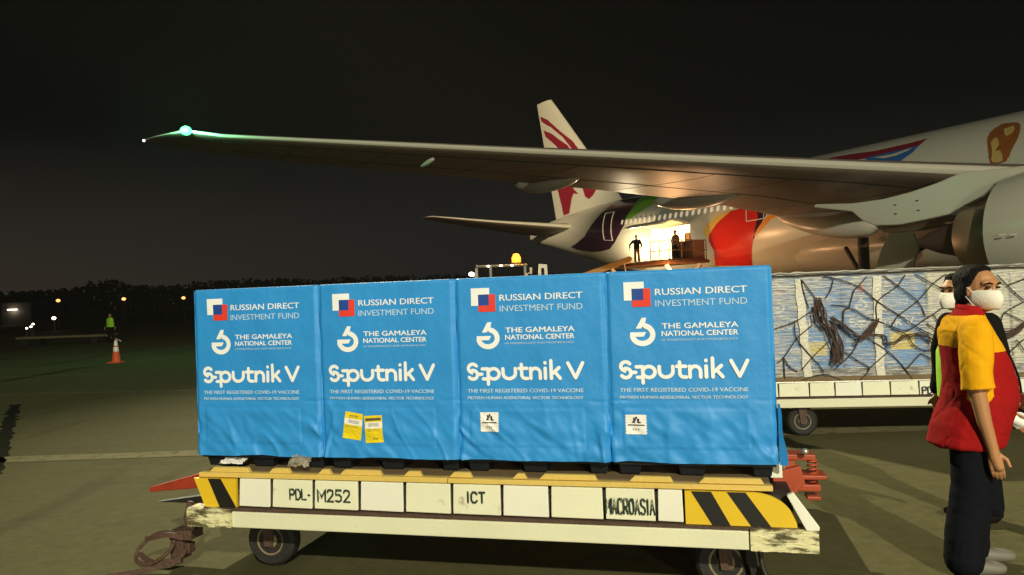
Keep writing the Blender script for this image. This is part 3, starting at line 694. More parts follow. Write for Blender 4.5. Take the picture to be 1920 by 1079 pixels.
# film skin
X0, X1 = bx-.03, wx0+1.66
g = []
nx, nz = 90, 60
for i in range(nz+1):
    z = .60+(1.705-.60)*i/nz; row_ = []
    for j in range(nx+1):
        x = X0+(X1-X0)*j/nx
        row_.append((x, -.024-.007*noise.noise(Vector((x*1.5, z*9, 2)))-.005*noise.noise(Vector((x*3, z*25, 7))), z+.004*noise.noise(Vector((x*4, z, 1)))))
    g.append(row_)
g.append([(p[0], .03, 1.722+.012*noise.noise(Vector((p[0]*5, 0, 3)))) for p in g[-1]])
g.append([(p[0], 1.27, 1.722) for p in g[-1]])
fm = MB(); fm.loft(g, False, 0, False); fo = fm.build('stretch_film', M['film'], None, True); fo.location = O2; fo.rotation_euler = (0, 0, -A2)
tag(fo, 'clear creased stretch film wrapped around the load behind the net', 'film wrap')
for (xa, ya), (xb, yb) in zip(zpx_((1440, 490), 3.174, [(182, 108), (645, 88)]), zpx_((1440, 490), 3.174, [(238, 690), (672, 690)])):
    a_, b_ = d2px(xa, ya, -.035), d2px(xb, yb, -.035); tp = MB(); L1 = []; L2 = []
    for i in range(31):
        t_ = i/30; x_ = a_[0]+(b_[0]-a_[0])*t_+.006*math.sin(i*.9); z_ = a_[1]+(b_[1]-a_[1])*t_; y_ = -.037-.003*noise.noise(Vector((x_*4, z_*20, 3)))
        L1.append((x_-.042, y_, z_)); L2.append((x_+.042, y_, z_))
    tp.loft([L1, L2], False, 0, False); tp.build('tape_strip', M['tape'], fo)
# silvery folded film edge on top
ed = MB(); ed.tube([(X0+(X1-X0)*i/60, -.02+.02*noise.noise(Vector((i*.5, 1, 1))), 1.715+.012*noise.noise(Vector((i*.6, 2, 5)))) for i in range(61)], [.014+.010*abs(noise.noise(Vector((i*.8, 4, 0)))) for i in range(61)], 7); ed.build('folded_film_edge', M['aluminium'], fo, True)
# net
def zpx(Z, sc, pts): return [(Z[0]+x/sc, Z[1]+y/sc) for x, y in pts]
NETS = [zpx((1440, 490), 3.174, p) for p in [
 [(330,95),(380,98),(540,150),(655,240),(780,320),(910,405),(1010,450)],[(690,85),(780,150),(895,240),(940,330)],[(880,78),(985,135),(1060,175)],
 [(590,92),(540,150),(512,180),(485,275),(455,295),(448,400)],[(820,82),(770,150),(655,240),(650,345)],[(1065,75),(985,135),(890,240),(785,320),(735,390)],
 [(392,105),(375,170),(345,220)],[(200,110),(215,190),(245,280)],[(200,108),(300,240),(340,300)],[(45,402),(160,362),(272,290)],[(160,362),(172,460),(265,575),(300,610),(335,660)],
 [(268,380),(176,460),(95,575),(60,602)],[(95,575),(130,630),(180,658)],[(95,575),(102,705)],[(362,480),(265,575),(205,645)],[(460,540),(530,590),(605,640),(548,712)],
 [(552,455),(500,550),(400,645)],[(600,462),(720,540),(800,620),(862,702)],[(720,540),(605,640)],[(912,550),(825,645)],
 [(380,260),(485,275),(600,340),(650,352),(740,390),(830,412),(930,352),(1040,280)],[(740,400),(830,440),(870,500),(940,532),(1005,520)],[(930,352),(965,325)],[(950,372),(1035,432)],[(990,320),(1042,405)],[(205,710),(330,675),(448,712)],
 [(912,550),(1000,600),(1070,690)]]]
NETS += [zpx((1700, 490), 4.69, p) for p in [[(890,212),(1040,155),(1120,120)],[(890,212),(960,280),(1040,345)],[(1060,345),(870,452),(830,540),(770,582)],[(870,452),(1040,535),(1120,600)],[(1045,680),(870,840)],[(970,690),(1050,800)],[(890,212),(800,120)],[(770,582),(700,690),(770,790),(870,840)]]]
nt_ = MB()
for line in NETS:
    pts = []
    for p in line:
        x, z = d2px(p[0], p[1], -.06); pts.append((x, -.046-.004*random.random(), z))
    nt_.tube(smooth_path(pts, 4), .0058, 6)
    for q in pts[1:-1]: nt_.ell(q, (.010, .009, .010), nu=8, nv=5)
nt_.tube([(X0+(X1-X0)*i/40, -.044, 1.690+.006*noise.noise(Vector((i*.4, 0, 0)))) for i in range(41)], .010, 6)
no = nt_.build('cargo_net', M['net'], None, True); no.location = O2; no.rotation_euler = (0, 0, -A2)
tag(no, 'dark wide mesh cargo net stretched over the film wrapped load', 'cargo net')
def bundle(mb, pts, k, spread, r):
    base = [Vector((d2px(p[0], p[1], -.08)[0], -.068, d2px(p[0], p[1], -.08)[1])) for p in pts]
    for s_ in range(k):
        ph = random.random()*90
        q = [b_+Vector((spread*noise.noise(Vector((i*.5, ph, 0))), -.02*random.random(), spread*noise.noise(Vector((i*.5, ph, 5)))))*1.6 for i, b_ in enumerate(base)]
        mb.tube(smooth_path(q, 6), r, 6)
Z3 = (1440, 490)
def rope(name, label, items):
    mb = MB()
    for pts, k, sp, r in items: bundle(mb, pts, k, sp, r)
    o = mb.build(name, M['rope'], None, True); o.location = O2; o.rotation_euler = (0, 0, -A2); return tag(o, label, 'rope', 'ropes gathered on the net')
rope('rope_bundle', 'thick brown rope hank hanging down in front of film wrapped blue box', [
 (zpx(Z3, 3.174, [(305,232),(318,290),(340,360),(378,430),(396,510),(395,590),(425,590),(434,520),(418,440),(395,375)]), 11, .042, .0052),
 (zpx(Z3, 3.174, [(285,255),(283,310),(300,360),(345,400)]), 7, .04, .005),
 (zpx(Z3, 3.174, [(375,340),(450,390),(520,438),(560,450),(612,425),(655,352)]), 9, .026, .005),
 (zpx(Z3, 3.174, [(555,450),(640,435),(700,445),(706,490),(760,480),(820,445),(930,438),(985,480)]), 5, .024, .005),
 (zpx(Z3, 3.174, [(640,362),(600,405),(545,470),(520,492)]), 5, .024, .0045)])
rope('rope_bundle', 'brown twisted rope strands on the net beyond the red shirted person', [
 (zpx((1700, 490), 4.69, [(770,700),(870,670),(960,620),(1040,560),(1120,520)]), 8, .03, .006),
 (zpx((1700, 490), 4.69, [(760,610),(860,610),(960,590),(1060,540)]), 3, .018, .005)])

# ---------------------------------------------------------------- airliner
NX, NY, HD = 37.5599, 1.5970, -1.06331
AU = Vector((math.cos(HD), math.sin(HD), 0)); AR = Vector((AU.y, -AU.x, 0)); AN = Vector((NX, NY, 0))
def a2w(s, y, z): return AN-AU*s+AR*y+Vector((0, 0, z))
def w2a(p): d = p-AN; return Vector((-d.dot(AU), d.dot(AR), d.z))
CA = w2a(CAM)
def adir(px, py): d = pdir(px, py); return Vector((-d.dot(AU), d.dot(AR), d.z))
def aray(px, py, ax, val):                            # pixel -> point on a plane of the aircraft's own axes
    d = adir(px, py); t = (val-CA[ax])/d[ax]; return CA+d*t
plane = empty('airliner', AN, HD+math.pi)
tag(plane, 'wide body white airliner with colourful tail and open lit cargo door', 'airliner')
PT = [(0,5.0,4.9,.05),(.6,5.9,4.1,.75),(1.5,6.6,3.6,1.3),(3,7.3,3.05,1.95),(6,8.2,2.5,2.75),(9,8.48,2.3,3.08),(12,8.5,2.3,3.1),(47,8.5,2.3,3.1),(50,8.5,2.32,3.1),(53.5,8.5,2.42,3.05),(57.6,8.5,2.95,2.78),(60,8.48,3.45,2.5),(62,8.45,3.9,2.22),(64,8.4,4.4,1.9),(66.5,8.25,5.05,1.5),(70,7.95,5.9,.9),(72,7.6,6.3,.5),(73.2,7.25,6.6,.2)]
PT = np.array(PT)
def prof(s):
    t = np.interp([s-1, s-.5, s, s+.5, s+1], PT[:, 0], PT[:, 1]).mean(); b = np.interp([s-1, s-.5, s, s+.5, s+1], PT[:, 0], PT[:, 2]).mean(); w = np.interp([s-1, s-.5, s, s+.5, s+1], PT[:, 0], PT[:, 3]).mean()
    return t, b, w
def fpt(s, th, off=0):                                # th measured from the crown, starboard positive
    t, b, w = prof(s); zc = (t+b)/2; h = (t-b)/2
    return Vector((s, (w+off)*math.sin(th), zc+(h+off)*math.cos(th)))
def fhit(px, py):
    d = adir(px, py); prev = None
    for i in range(1200):
        tt = 14+.06*i; p = CA+d*tt
        if not (0 < p.x < 73.2): continue
        t, b, w = prof(p.x); zc = (t+b)/2; h = (t-b)/2
        q = (p.y/w)**2+((p.z-zc)/h)**2
        if q <= 1:
            return p.x, math.atan2(p.y/w, (p.z-zc)/h)
    return None
DS0, DS1, DT0, DT1 = 50.0, 53.6, R(87), R(128)        # cargo door opening
ss = sorted(set([.02, .3, .6, 1, 1.5, 2.2, 3, 4.5, 6, 7.5]+frange(9, 46, 30)+frange(46, 50, 5)+frange(50, 53.6, 8)+frange(53.6, 73.2, 34)))
nth = 18
ths = frange(-math.pi, 0, 30)[:-1]+frange(0, DT0, 16)[:-1]+frange(DT0, DT1, 10)[:-1]+frange(DT1, math.pi, 10)[:-1]
fz = MB(); rings = [[fpt(s, th) for th in ths] for s in ss]; n_ = len(ths)
vs = [p for r_ in rings for p in r_]; fs = []
for i in range(len(ss)-1):
    for j in range(n_):
        sm = (ss[i]+ss[i+1])/2; th = ths[j]+.001
        if DS0 < sm < DS1 and DT0 < th < DT1: continue
        fs.append((i*n_+j, i*n_+(j+1) % n_, (i+1)*n_+(j+1) % n_, (i+1)*n_+j))
fs.append(tuple(range((len(ss)-1)*n_, len(ss)*n_)))
fz.add(vs, fs); fus = fz.build('fuselage', M['plane_white'], plane, True, angle=50)
# hold behind the opening
hb = MB(); t0_, b0_, w0_ = prof(51.8)
h0, h1 = fpt(51.8, DT0), fpt(51.8, DT1)
ci = [(DS0-.5, 2.9), (DS1+.5, 2.9)]
vs = [(s, y, z) for s in (DS0-.9, DS1+.9) for y in (-1.2, 2.40) for z in (h1.z-.02, 5.75)]
hb.add(vs, [(0,1,5,4), (0,2,3,1), (4,5,7,6), (0,4,6,2), (1,3,7,5)]); hb.build('cargo_hold', M['hold'], plane)
# door leaf: hinged at the top, swung out
dv = []
hinge = fpt(51.8, DT0); R_ = 2.1
rows = []
for k_ in range(9):
    a = k_/8
    rows.append([(s, hinge.y+R_*a*.98+.0, hinge.z+.12+.30*math.sin(a*2.2)-.28*a*a) for s in frange(DS0+.02, DS1-.02, 8)])
dl = MB(); dl.loft(rows, False, 0, False); do = dl.build('cargo_door', M['plane_white'], plane, True)
sm_ = do.modifiers.new('solid', 'SOLIDIFY'); sm_.thickness = .10
# livery: painted areas laid over the skin
def inside(p, poly):
    c = False; n = len(poly)
    for i in range(n):
        a, b = poly[i], poly[i-1]
        if (a[1] > p[1]) != (b[1] > p[1]) and p[0] < (b[0]-a[0])*(p[1]-a[1])/(b[1]-a[1])+a[0]: c = not c
    return c
def decal_st(name, poly, m, off, parent=plane):
    P = []
    for i in range(len(poly)):
        a, b = Vector(poly[i]), Vector(poly[(i+1) % len(poly)]); k_ = max(1, int((b-a).length/.25))
        P += [a.lerp(b, j/k_) for j in range(k_)]
    nb = len(P); pl_ = [tuple(p) for p in P]
    lo = (min(p[0] for p in pl_), min(p[1] for p in pl_)); hi = (max(p[0] for p in pl_), max(p[1] for p in pl_))
    x = lo[0]+.15
    pts = list(P)
    while x < hi[0]:
        y = lo[1]+.15
        while y < hi[1]:
            if inside((x, y), pl_) and not any(DS0-.1 < x < DS1+.1 and DT0-.02 < y/3.1 < DT1+.02 for _ in (0,)): pts.append(Vector((x, y)))
            y += .3
        x += .3
    r_ = geometry.delaunay_2d_cdt(pts, [(i, (i+1) % nb) for i in range(nb)], [], 1, 1e-5)
    mb = MB(); V_ = r_[0]; F_ = []
    for f in r_[2]:
        c = sum((V_[i] for i in f), Vector((0, 0)))/len(f)
        if inside(c, pl_) and not (DS0 < c.x < DS1 and DT0 < c.y/3.1 < DT1): F_.append(tuple(f))
    mb.add([fpt(v.x, v.y/3.1, off) for v in V_], F_)
    return mb.build(name, m, parent, True, angle=180)
def decal_px(name, pts, m, off):
    if name == 'gold_emblem':
        v_ = [Vector(p) for p in pts]; pts = [tuple(x[:2]) for x in smooth_path([tuple(x)+(0,) for x in v_+v_[:1]], 5)[:-1]]
    P = []
    for p in pts:
        h = fhit(*p)
        if h: P.append((h[0], h[1]*3.1))
    if len(P) < 3: print('decal lost', name); return None
    return decal_st(name, P, m, off)
Z7 = lambda pts: [(940+x/2.996, 160+y/2.996) for x, y in pts]
Z6 = lambda pts: [(1420+x/3.174, 180+y/3.174) for x, y in pts]
decal_px('purple_band', Z7([(735,612),(660,650),(600,690),(520,770),(470,850),(390,908),(430,925),(500,936),(560,934),(610,920),(640,882),(662,838),(690,790),(700,745),(740,690),(790,630),(815,596)]), M['purple'], .012)
decal_px('green_petal', Z7([(812,592),(785,632),(738,690),(690,765),(740,742),(790,706),(850,672),(880,655),(905,620),(915,600),(880,575)]), M['green'], .018)
decal_px('green_petal', Z7([(695,762),(750,690),(800,655),(845,640),(868,660),(790,704),(740,741)]), M['green_b'], .026)
decal_px('yellow_shade', Z7([(1290,702),(1215,735),(1150,790),(1130,830),(1165,868),(1172,838),(1210,780),(1290,712)]), M['pyellow'], .012)
decal_px('red_petal', Z7([(1440,678),(1375,684),(1290,710),(1210,780),(1170,842),(1166,872),(1198,930),(1205,1012),(1412,1012),(1416,870),(1430,800),(1446,740)]), M['pred'], .020)
decal_px('dark_band', Z7([(1440,676),(1484,690),(1492,730),(1452,800),(1428,850),(1418,870),(1430,800),(1446,740)]), M['purple'], .028)
decal_px('orange_edge', Z7([(1424,850),(1446,800),(1500,735),(1560,706),(1600,700),(1585,722),(1520,752),(1462,815),(1430,850)]), M['orange'], .034)
decal_px('red_swoosh', Z6([(420,372),(560,350),(700,330),(900,288),(1018,256),(960,300),(900,316),(760,345),(640,375),(500,400)]), M['maroon'], .012)
decal_px('blue_swoosh', Z6([(640,375),(760,345),(900,316),(960,300),(1010,262),(930,340),(850,395),(700,410)]), M['pblue'], .016)
decal_px('white_swoosh', Z6([(690,372),(800,352),(880,325),(925,310),(900,330),(830,358),(760,375)]), M['plane_white'], .022)
decal_px('gold_emblem', Z6([(1370,262),(1385,225),(1420,192),(1475,168),(1560,166),(1566,215),(1540,280),(1512,330),(1490,385),(1450,402),(1392,402),(1378,340)]), M['gold'], .012)
decal_px('gold_emblem', Z6([(1392,280),(1425,250),(1440,290),(1420,330),(1450,330),(1465,380),(1440,398),(1400,392),(1400,330)]), M['gold_b'], .018)
decal_px('gold_emblem', Z6([(1470,200),(1530,185),(1520,225),(1480,240)]), M['gold_b'], .018)
# painted door outlines
def door_outline(pts):
    mb = MB(); P = [fhit(*p) for p in pts]; P = [p for p in P if p]; Q = []
    for i in range(len(P)):
        a, b = Vector(P[i]), Vector(P[(i+1) % len(P)])
        Q += [a.lerp(b, j/10) for j in range(10)]
    Q.append(Q[0])
    mb.tube([fpt(q.x, q.y, .03) for q in Q], .028, 5, caps=False); return mb.build('cabin_door_outline', M['outline'], plane)
door_outline(Z7([(588,722),(636,712),(628,872),(580,870)])); door_outline(Z7([(1384,665),(1480,655),(1480,748),(1380,765)])); 
# cabin windows
for i in range(21):
    s = 46.75+i*.505; c = fpt(s, R(74.2), .0); mb = MB(); th0 = R(74.2)
    ring = [fpt(s+.115*math.cos(a), th0+.062*math.sin(a), .030) for a in [2*math.pi*k_/14 for k_ in range(14)]]
    mb.add(ring, [tuple(range(14))]); wo_ = mb.build('window', M['window'], plane)
# wing
def airfoil(c, tk, n=14):
    up = []; lo = []
    for i in range(n+1):
        x = .5*(1-math.cos(math.pi*i/n)); t = tk*5*(.2969*x**.5-.126*x-.3516*x*x+.2843*x**3-.1015*x**4)
        cam_ = .02*math.sin(math.pi*x)
        up.append((x*c, (t+cam_*.6)*c)); lo.append((x*c, (-t*.85+cam_*.4)*c))
    return up+list(reversed(lo))[1:-1]
zle = lambda y: 4.72+3.02*(y-3)/27.3+.00-.05*math.sin(math.pi*(y-3)/27.3)
sle = lambda y: 27.6+(44.95-27.6)*(y-3)/27.3
WS = [(1.5,26.6,13.6,4.55,.13,-.62),(3.0,27.6,12.9,4.72,.125,-.55),(7,sle(7),10.2,zle(7),.115,-.25),(10.5,sle(10.5),8.6,zle(10.5),.105,-.05),(15,sle(15),7.7,zle(15),.10,.12),(20,sle(20),6.3,zle(20),.095,.12),(26,sle(26),4.6,zle(26),.09,.05),(29.6,sle(29.6),3.4,zle(29.6),.09,0),(30.75,44.95,3.0,7.84,.085,0),(31.2,46.1,2.0,7.95,.08,0),(31.6,47.4,1.0,8.08,.08,0),(31.85,48.45,.25,8.17,.10,0)]
def wing_rings(WS_, sgn=1):
    rr = []
    for y, s0, c, z, tk, dz in WS_:
        rr.append([(s0+x, sgn*y, z+h+dz*(x/c)) for x, h in airfoil(c, tk)])
    return rr
wg = MB(); wr_ = wing_rings(WS); wg.loft(wr_, True)
wg.m = []
nn_ = len(wr_[0])
for i in range(len(wr_)-1):
    for j in range(nn_):
        wg.m.append(1 if (j < 1 or j >= nn_-1) else 0)
wg.m += [0, 0]
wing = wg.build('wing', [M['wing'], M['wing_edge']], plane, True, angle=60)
# panel joints and access plates under the wing
for y0, y1, fr in ((4, 29.5, .16), (4, 29, .62)):
    mb = MB(); pts = []
    for i in range(40):
        y = y0+(y1-y0)*i/39; s0 = np.interp(y, [w[0] for w in WS], [w[1] for w in WS]); c = np.interp(y, [w[0] for w in WS], [w[2] for w in WS]); z = np.interp(y, [w[0] for w in WS], [w[3] for w in WS]); tk = np.interp(y, [w[0] for w in WS], [w[4] for w in WS]); dz = np.interp(y, [w[0] for w in WS], [w[5] for w in WS])
        x = fr; t = tk*5*(.2969*x**.5-.126*x-.3516*x*x+.2843*x**3-.1015*x**4)
        pts.append((s0+c*fr, y, z+dz*fr+c*(-t*.85+.008*math.sin(math.pi*x))+.004))
    mb.tube(pts, .022, 5); mb.build('wing_panel_joint', M['dark'], wing)
for yj in (6, 8.5, 12.2, 14.5, 18.6, 21, 24.4, 27.2):
    mb = MB(); ip = lambda k_: np.interp(yj, [w[0] for w in WS], [w[k_] for w in WS]); pts = []
    s0, c, z, tk, dz = ip(1), ip(2), ip(3), ip(4), ip(5)
    for i in range(16):
        x = .17+.75*i/15; t = tk*5*(.2969*x**.5-.126*x-.3516*x*x+.2843*x**3-.1015*x**4); pts.append((s0+c*x, yj, z+dz*x+c*(-t*.85+.008*math.sin(math.pi*x))+.004))
    mb.tube(pts, .014, 5); mb.build('wing_panel_joint', M['dark'], wing)
# flap fairings
def fairing(y, s0, s1, z0, z1, w, h):
    rr = []
    for i in range(17):
        t = i/16; k_ = max(.02, (math.sin(math.pi*min(1, t**.75)))**.6); s = s0+(s1-s0)*t; z = z0+(z1-z0)*t
        rr.append([(s, y+w*k_*math.cos(a), z-h*.35*k_*t+h*k_*math.sin(a)) for a in [2*math.pi*q/16 for q in range(16)]])
    mb = MB(); mb.loft(rr, True); return mb.build('flap_fairing', M['plane_grey'], wing, True)
p0 = aray(1085, 324, 1, 17.2); p1 = aray(966, 350, 1, 17.2); fairing(17.2, p0.x-.3, p1.x, p0.z+.05, p1.z+.02, .46, .50)
p0 = aray(1392, 352, 1, 11.2); p1 = aray(1225, 378, 1, 11.2); fairing(11.2, p0.x-.3, p1.x, p0.z+.05, p1.z, .50, .58)
p0 = aray(1650, 425, 1, 6.6); p1 = aray(1455, 404, 1, 6.6); fairing(6.6, p0.x, p1.x, p0.z, p1.z, .55, .60)
p0 = aray(795, 309, 1, 23.5); fairing(23.5, p0.x-.9, p0.x+.35, p0.z+.04, p0.z, .07, .09)
# lowered inboard flap edge
mb = MB(); q0 = aray(1392, 351, 1, 10.4); q1 = aray(1482, 364, 1, 7.6); mb.tube([q0, q0.lerp(q1, .5), q1], .06, 8); mb.build('flap_edge', M['plane_white'], wing, True)
# wing to body fairing
mb = MB(); rr = []
for i in range(21):
    t = i/20; k_ = math.sin(math.pi*(.04+.92*t))**.45
    rr.append([(23.5+22*t, (3.45*k_)*math.cos(a), 3.55+(1.75*k_)*math.sin(a)) for a in [2*math.pi*q/28 for q in range(28)]])
mb.loft(rr, True); mb.build('belly_fairing', M['plane_white'], plane, True)
# fin
FY = .05
f0 = aray(1033, 187, 1, FY); f1 = aray(1006, 197, 1, FY); f2 = aray(1165, 376, 1, FY); f3 = aray(1046, 402, 1, FY)
ftop0, ftop1, fb0, fb1 = (f0.x, f0.z), (f1.x, f1.z), (f2.x-.6, f2.z-.5), (f3.x+.3, f3.z-.6)
mb = MB(); rr = []
for i in range(9):
    t = i/8; a = Vector(fb0).lerp(Vector(ftop0), t); b = Vector(fb1).lerp(Vector(ftop1), t); c = b-a
    rr.append([(a.x+c.x*x, h, a.y+c.y*x) for x, h in [(x/c.length if 0 else x, h) for x, h in [(q[0], q[1]*c.length) for q in airfoil(1, .10)]]])
mb.loft(rr, True); fin = mb.build('tail_fin', M['plane_white'], plane, True, angle=60)
def fin_decal(name, pts, m, off=.01):
    mb = MB(); P = [Vector((p.x, p.z)) for p in [aray(980+x/4.315, 170+y/4.315, 1, .25) for x, y in pts]]
    den = []
    for i in range(len(P)):
        a, b = P[i], P[(i+1) % len(P)]; k_ = max(1, int((b-a).length/.3)); den += [a.lerp(b, j/k_) for j in range(k_)]
    nb = len(den); pl_ = [tuple(p) for p in den]; pts_ = list(den)
    lo = (min(p[0] for p in pl_), min(p[1] for p in pl_)); hi = (max(p[0] for p in pl_), max(p[1] for p in pl_)); x = lo[0]
    while x < hi[0]:
        y = lo[1]
        while y < hi[1]:
            if inside((x, y), pl_): pts_.append(Vector((x, y)))
            y += .35
        x += .35
    r_ = geometry.delaunay_2d_cdt(pts_, [(i, (i+1) % nb) for i in range(nb)], [], 1, 1e-5)
    V_ = []
    for v in r_[0]:
        t = (v.y-fb0[1])/(ftop0[1]-fb0[1]); a = Vector(fb0).lerp(Vector(ftop0), t); b = Vector(fb1).lerp(Vector(ftop1), t); c = (b-a).length
        x = min(1, max(0.002, (v.x-a.x)/(b.x-a.x))); V_.append((v.x, .10*5*(.2969*x**.5-.126*x-.3516*x*x+.2843*x**3-.1015*x**4)*c+.012*c*math.sin(math.pi*x)+off+.012, v.y))
    mb.add(V_, [tuple(f) for f in r_[2] if inside(sum((r_[0][i] for i in f), Vector((0, 0)))/len(f), pl_)]); return mb.build(name, m, fin, True, angle=180)
fin_decal('maroon_stripe', [(127,208),(200,240),(300,325),(400,405),(440,455),(480,520),(440,520),(390,452),(330,380),(230,300),(140,255)], M['maroon'])
fin_decal('maroon_stripe', [(158,322),(230,348),(300,398),(372,445),(420,520),(380,540),(330,500),(250,430),(172,372)], M['maroon'])
fin_decal('maroon_emblem', [(232,600),(300,640),(370,700),(405,740),(430,800),(475,838),(430,835),(412,870),(400,930),(385,995),(330,1012),(318,950),(300,880),(278,800)], M['maroon'])
fin_decal('maroon_emblem', [(440,600),(520,640),(600,700),(640,740),(620,790),(592,850),(562,880),(530,860),(508,800),(480,700)], M['maroon'])
# tailplane (both sides)
st0 = aray(803, 407, 1, 10.6)
for sg in (1, -1):
    TS = [(.6,63.6,7.6,6.85,.10,0),(2.0,64.8,6.9,7.0,.10,0),(6.3,68.2,4.3,7.0+(st0.z-7.0)*.5,.09,0),(10.3,st0.x-.35,2.0,st0.z,.09,0),(10.6,st0.x+.3,1.3,st0.z+.02,.09,0)]
    mb = MB(); rr = wing_rings(TS, sg); mb.loft(rr, True); mb.m = []
    for i in range(len(rr)-1):
        for j in range(len(rr[0])): mb.m.append(1 if (j < 2 or j >= len(rr[0])-1) else 0)
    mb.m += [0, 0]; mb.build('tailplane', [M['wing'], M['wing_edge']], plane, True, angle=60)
# engine
EYc, EZc = 9.7, 2.95
eng = MB(); eng.lathe([(23.3,1.45),(23.1,1.62),(23.4,1.80),(24.2,1.93),(25.5,1.99),(27,1.95),(28.1,1.84),(28.95,1.70),(28.95,1.60),(27.5,1.45)], (0, EYc, EZc), (1, 0, 0), 48); eng_o = eng.build('engine_cowl', M['plane_white'], plane, True, angle=50)
mb = MB(); mb.lathe([(26.5,1.25),(28.4,1.20),(29.3,1.10),(30.3,.92),(30.35,.84),(29.6,.8)], (0, EYc, EZc), (1, 0, 0), 40); mb.build('core_nozzle', M['hot_metal'], eng_o, True, angle=50)
mb = MB(); mb.lathe([(29.4,.70),(30.4,.62),(31.2,.42),(31.9,.14)], (0, EYc, EZc), (1, 0, 0), 32); mb.build('exhaust_plug', M['rust'], eng_o, True)
mb = MB(); mb.lathe([(23.6,1.46),(23.6,.02)], (0, EYc, EZc), (1, 0, 0), 32); mb.build('fan_face', M['dark'], eng_o)
for i, p in enumerate(Z6([(1460,827),(1525,826)])):
    q = aray(*p, 1, EYc+1.93); m2 = MB(); m2.box((q.x, q.y+.02, q.z), (.16, .03, .035)); m2.build('cowl_latch', M['wing_edge'], eng_o)
# pylon
pp = [aray(*p, 1, 9.95) for p in Z6([(1700,395),(1587,414),(1460,432),(1210,456),(1060,520),(900,574),(740,615),(560,640),(340,645),(330,665),(560,690),(625,745),(692,772),(770,772),(850,768),(1000,738),(1140,706),(1222,655),(1330,600),(1400,532),(1480,490),(1700,420)])]
mb = MB(); mb.prism(pp, (0, -.55, 0)); pyl = mb.build('pylon', M['plane_white'], plane, bevel=.05)
for p in Z6([(820,650),(950,624),(822,702),(958,682)]):
    q = aray(*p, 1, 9.955); m2 = MB(); m2.box((q.x, q.y+.005, q.z), (.09, .012, .035)); m2.build('drain_hole', M['dark'], pyl)
pp = [aray(*p, 1, 9.2) for p in Z6([(700,775),(850,770),(1000,740),(1140,708),(1125,760),(930,800),(760,815)])]
mb = MB(); mb.prism(pp, (0, -.6, 0)); mb.build('heat_shield', M['hot_metal'], pyl)
# landing gear with its door
pp = [aray(*p, 1, 6.6) for p in Z6([(785,812),(925,815),(960,900),(930,1010),(900,1075),(690,1070),(730,930)])]
mb = MB(); mb.prism([p for p in pp]+[], (.0, -.10, 0)); mb.build('gear_door', M['plane_white'], plane, bevel=.02)
gr = MB(); gr.tube([(37, 5.5, 3.6), (37, 5.5, .75)], .22, 12); gr.tube([(35.5, 5.5, .75), (38.5, 5.5, .75)], .16, 10); gr.tube([(37, 5.5, 1.8), (34.6, 4.4, 3.3)], .12, 8); gr.tube([(37, 5.5, 1.8), (38.8, 4.2, 3.3)], .10, 8)
go = gr.build('landing_gear', M['rust'], plane, True)
for s in (35.55, 37, 38.45):
    for y in (4.8, 6.2):
        m2 = MB(); m2.lathe([(-.22,.35),(-.25,.55),(-.18,.67),(.18,.67),(.25,.55),(.22,.35)], (s, y, .67), (0, 1, 0), 24); wo_ = m2.build('wheel', M['tyre'], go, True)
# lamps on the airframe
ln = aray(348, 243, 1, 30.3)
nl = MB(); nl.ell((44.95, 30.75, 7.84), (.17, .19, .16)); nlo = nl.build('navigation_light', M['green_lamp'], wing, True)
nw = a2w(44.2, 31.15, 7.95)
point('navigation_light_glow', nw, 520, (.2, 1.0, .5), .15)
tlp = MB(); tlp.ell((48.66, 31.88, 8.17), (.07, .05, .05), nu=10, nv=6); tlp.build('tip_light', emat('white_tip_lamp', (1, .95, .85), 3), wing, True)
for p, y in (((1011, 449), .3),):
    q = aray(1011, 447, 1, .3); m2 = MB(); m2.ell(q, (.09, .09, .09), nu=10, nv=6); m2.build('tail_light', M['warm_lamp'], plane, True)
# hold light and the floodlit loader deck
hl = a2w(51.8, .2, 5.4); point('cargo_hold_light', hl, 1900, (1, .76, .40), .4)
lb = MB(); lb.box((51.8, .2, 5.70), (2.6, .25, .05)); lb.build('hold_lamp', M['work_lamp'], plane)

# ---------------------------------------------------------------- cargo loader and what stands on it
ld = empty('cargo_loader', AN, HD+math.pi); tag(ld, 'scissor cargo loader with raised deck and rails at open cargo door', 'cargo loader')
m2 = MB(); m2.b2((48.2, 3.35, 3.22), (54.2, 6.3, 3.40)); m2.build('deck', M['brown_crate'], ld, bevel=.02)
for s in (48.7, 53.7):
    for a, b in (((s, 3.6, .6), (s, 6.1, 3.2)), ((s, 6.1, .6), (s, 3.6, 3.2))):
        m2 = MB(); m2.tube([a, b], .12, 6); m2.build('scissor_arm', M['truck_w'], ld)
m2 = MB(); m2.b2((47.8, 3.4, .35), (54.6, 9.5, .7)); m2.build('chassis', M['truck_w'], ld, bevel=.03)
for s in (48.6, 53.8):
    for y in (3.6, 8.8):
        m2 = MB(); m2.lathe([(-.15,.2),(-.15,.40),(.15,.40),(.15,.2)], (s, y, .40), (0, 1, 0), 20); m2.build('wheel', M['tyre'], ld, True)
for i in range(9):
    m2 = MB(); m2.tube([(48.4+i*.7, 3.45, 3.43), (48.4+i*.7, 6.2, 3.43)], .045, 8); m2.build('roller', M['aluminium'], ld, True)
def rail(a, b, n):
    a = Vector(a); b = Vector(b); m2 = MB()
    for i in range(n+1):
        p = a.lerp(b, i/n); m2.tube([p, p+Vector((0, 0, 1.1))], .03, 6)
    for h in (.55, 1.1): m2.tube([a+Vector((0, 0, h)), b+Vector((0, 0, h))], .03, 6)
    m2.build('guard_rail', M['brown_crate'], ld)
rail((48.3, 3.5, 3.4), (48.3, 6.2, 3.4), 3); rail((48.3, 6.2, 3.4), (49.9, 6.2, 3.4), 2)
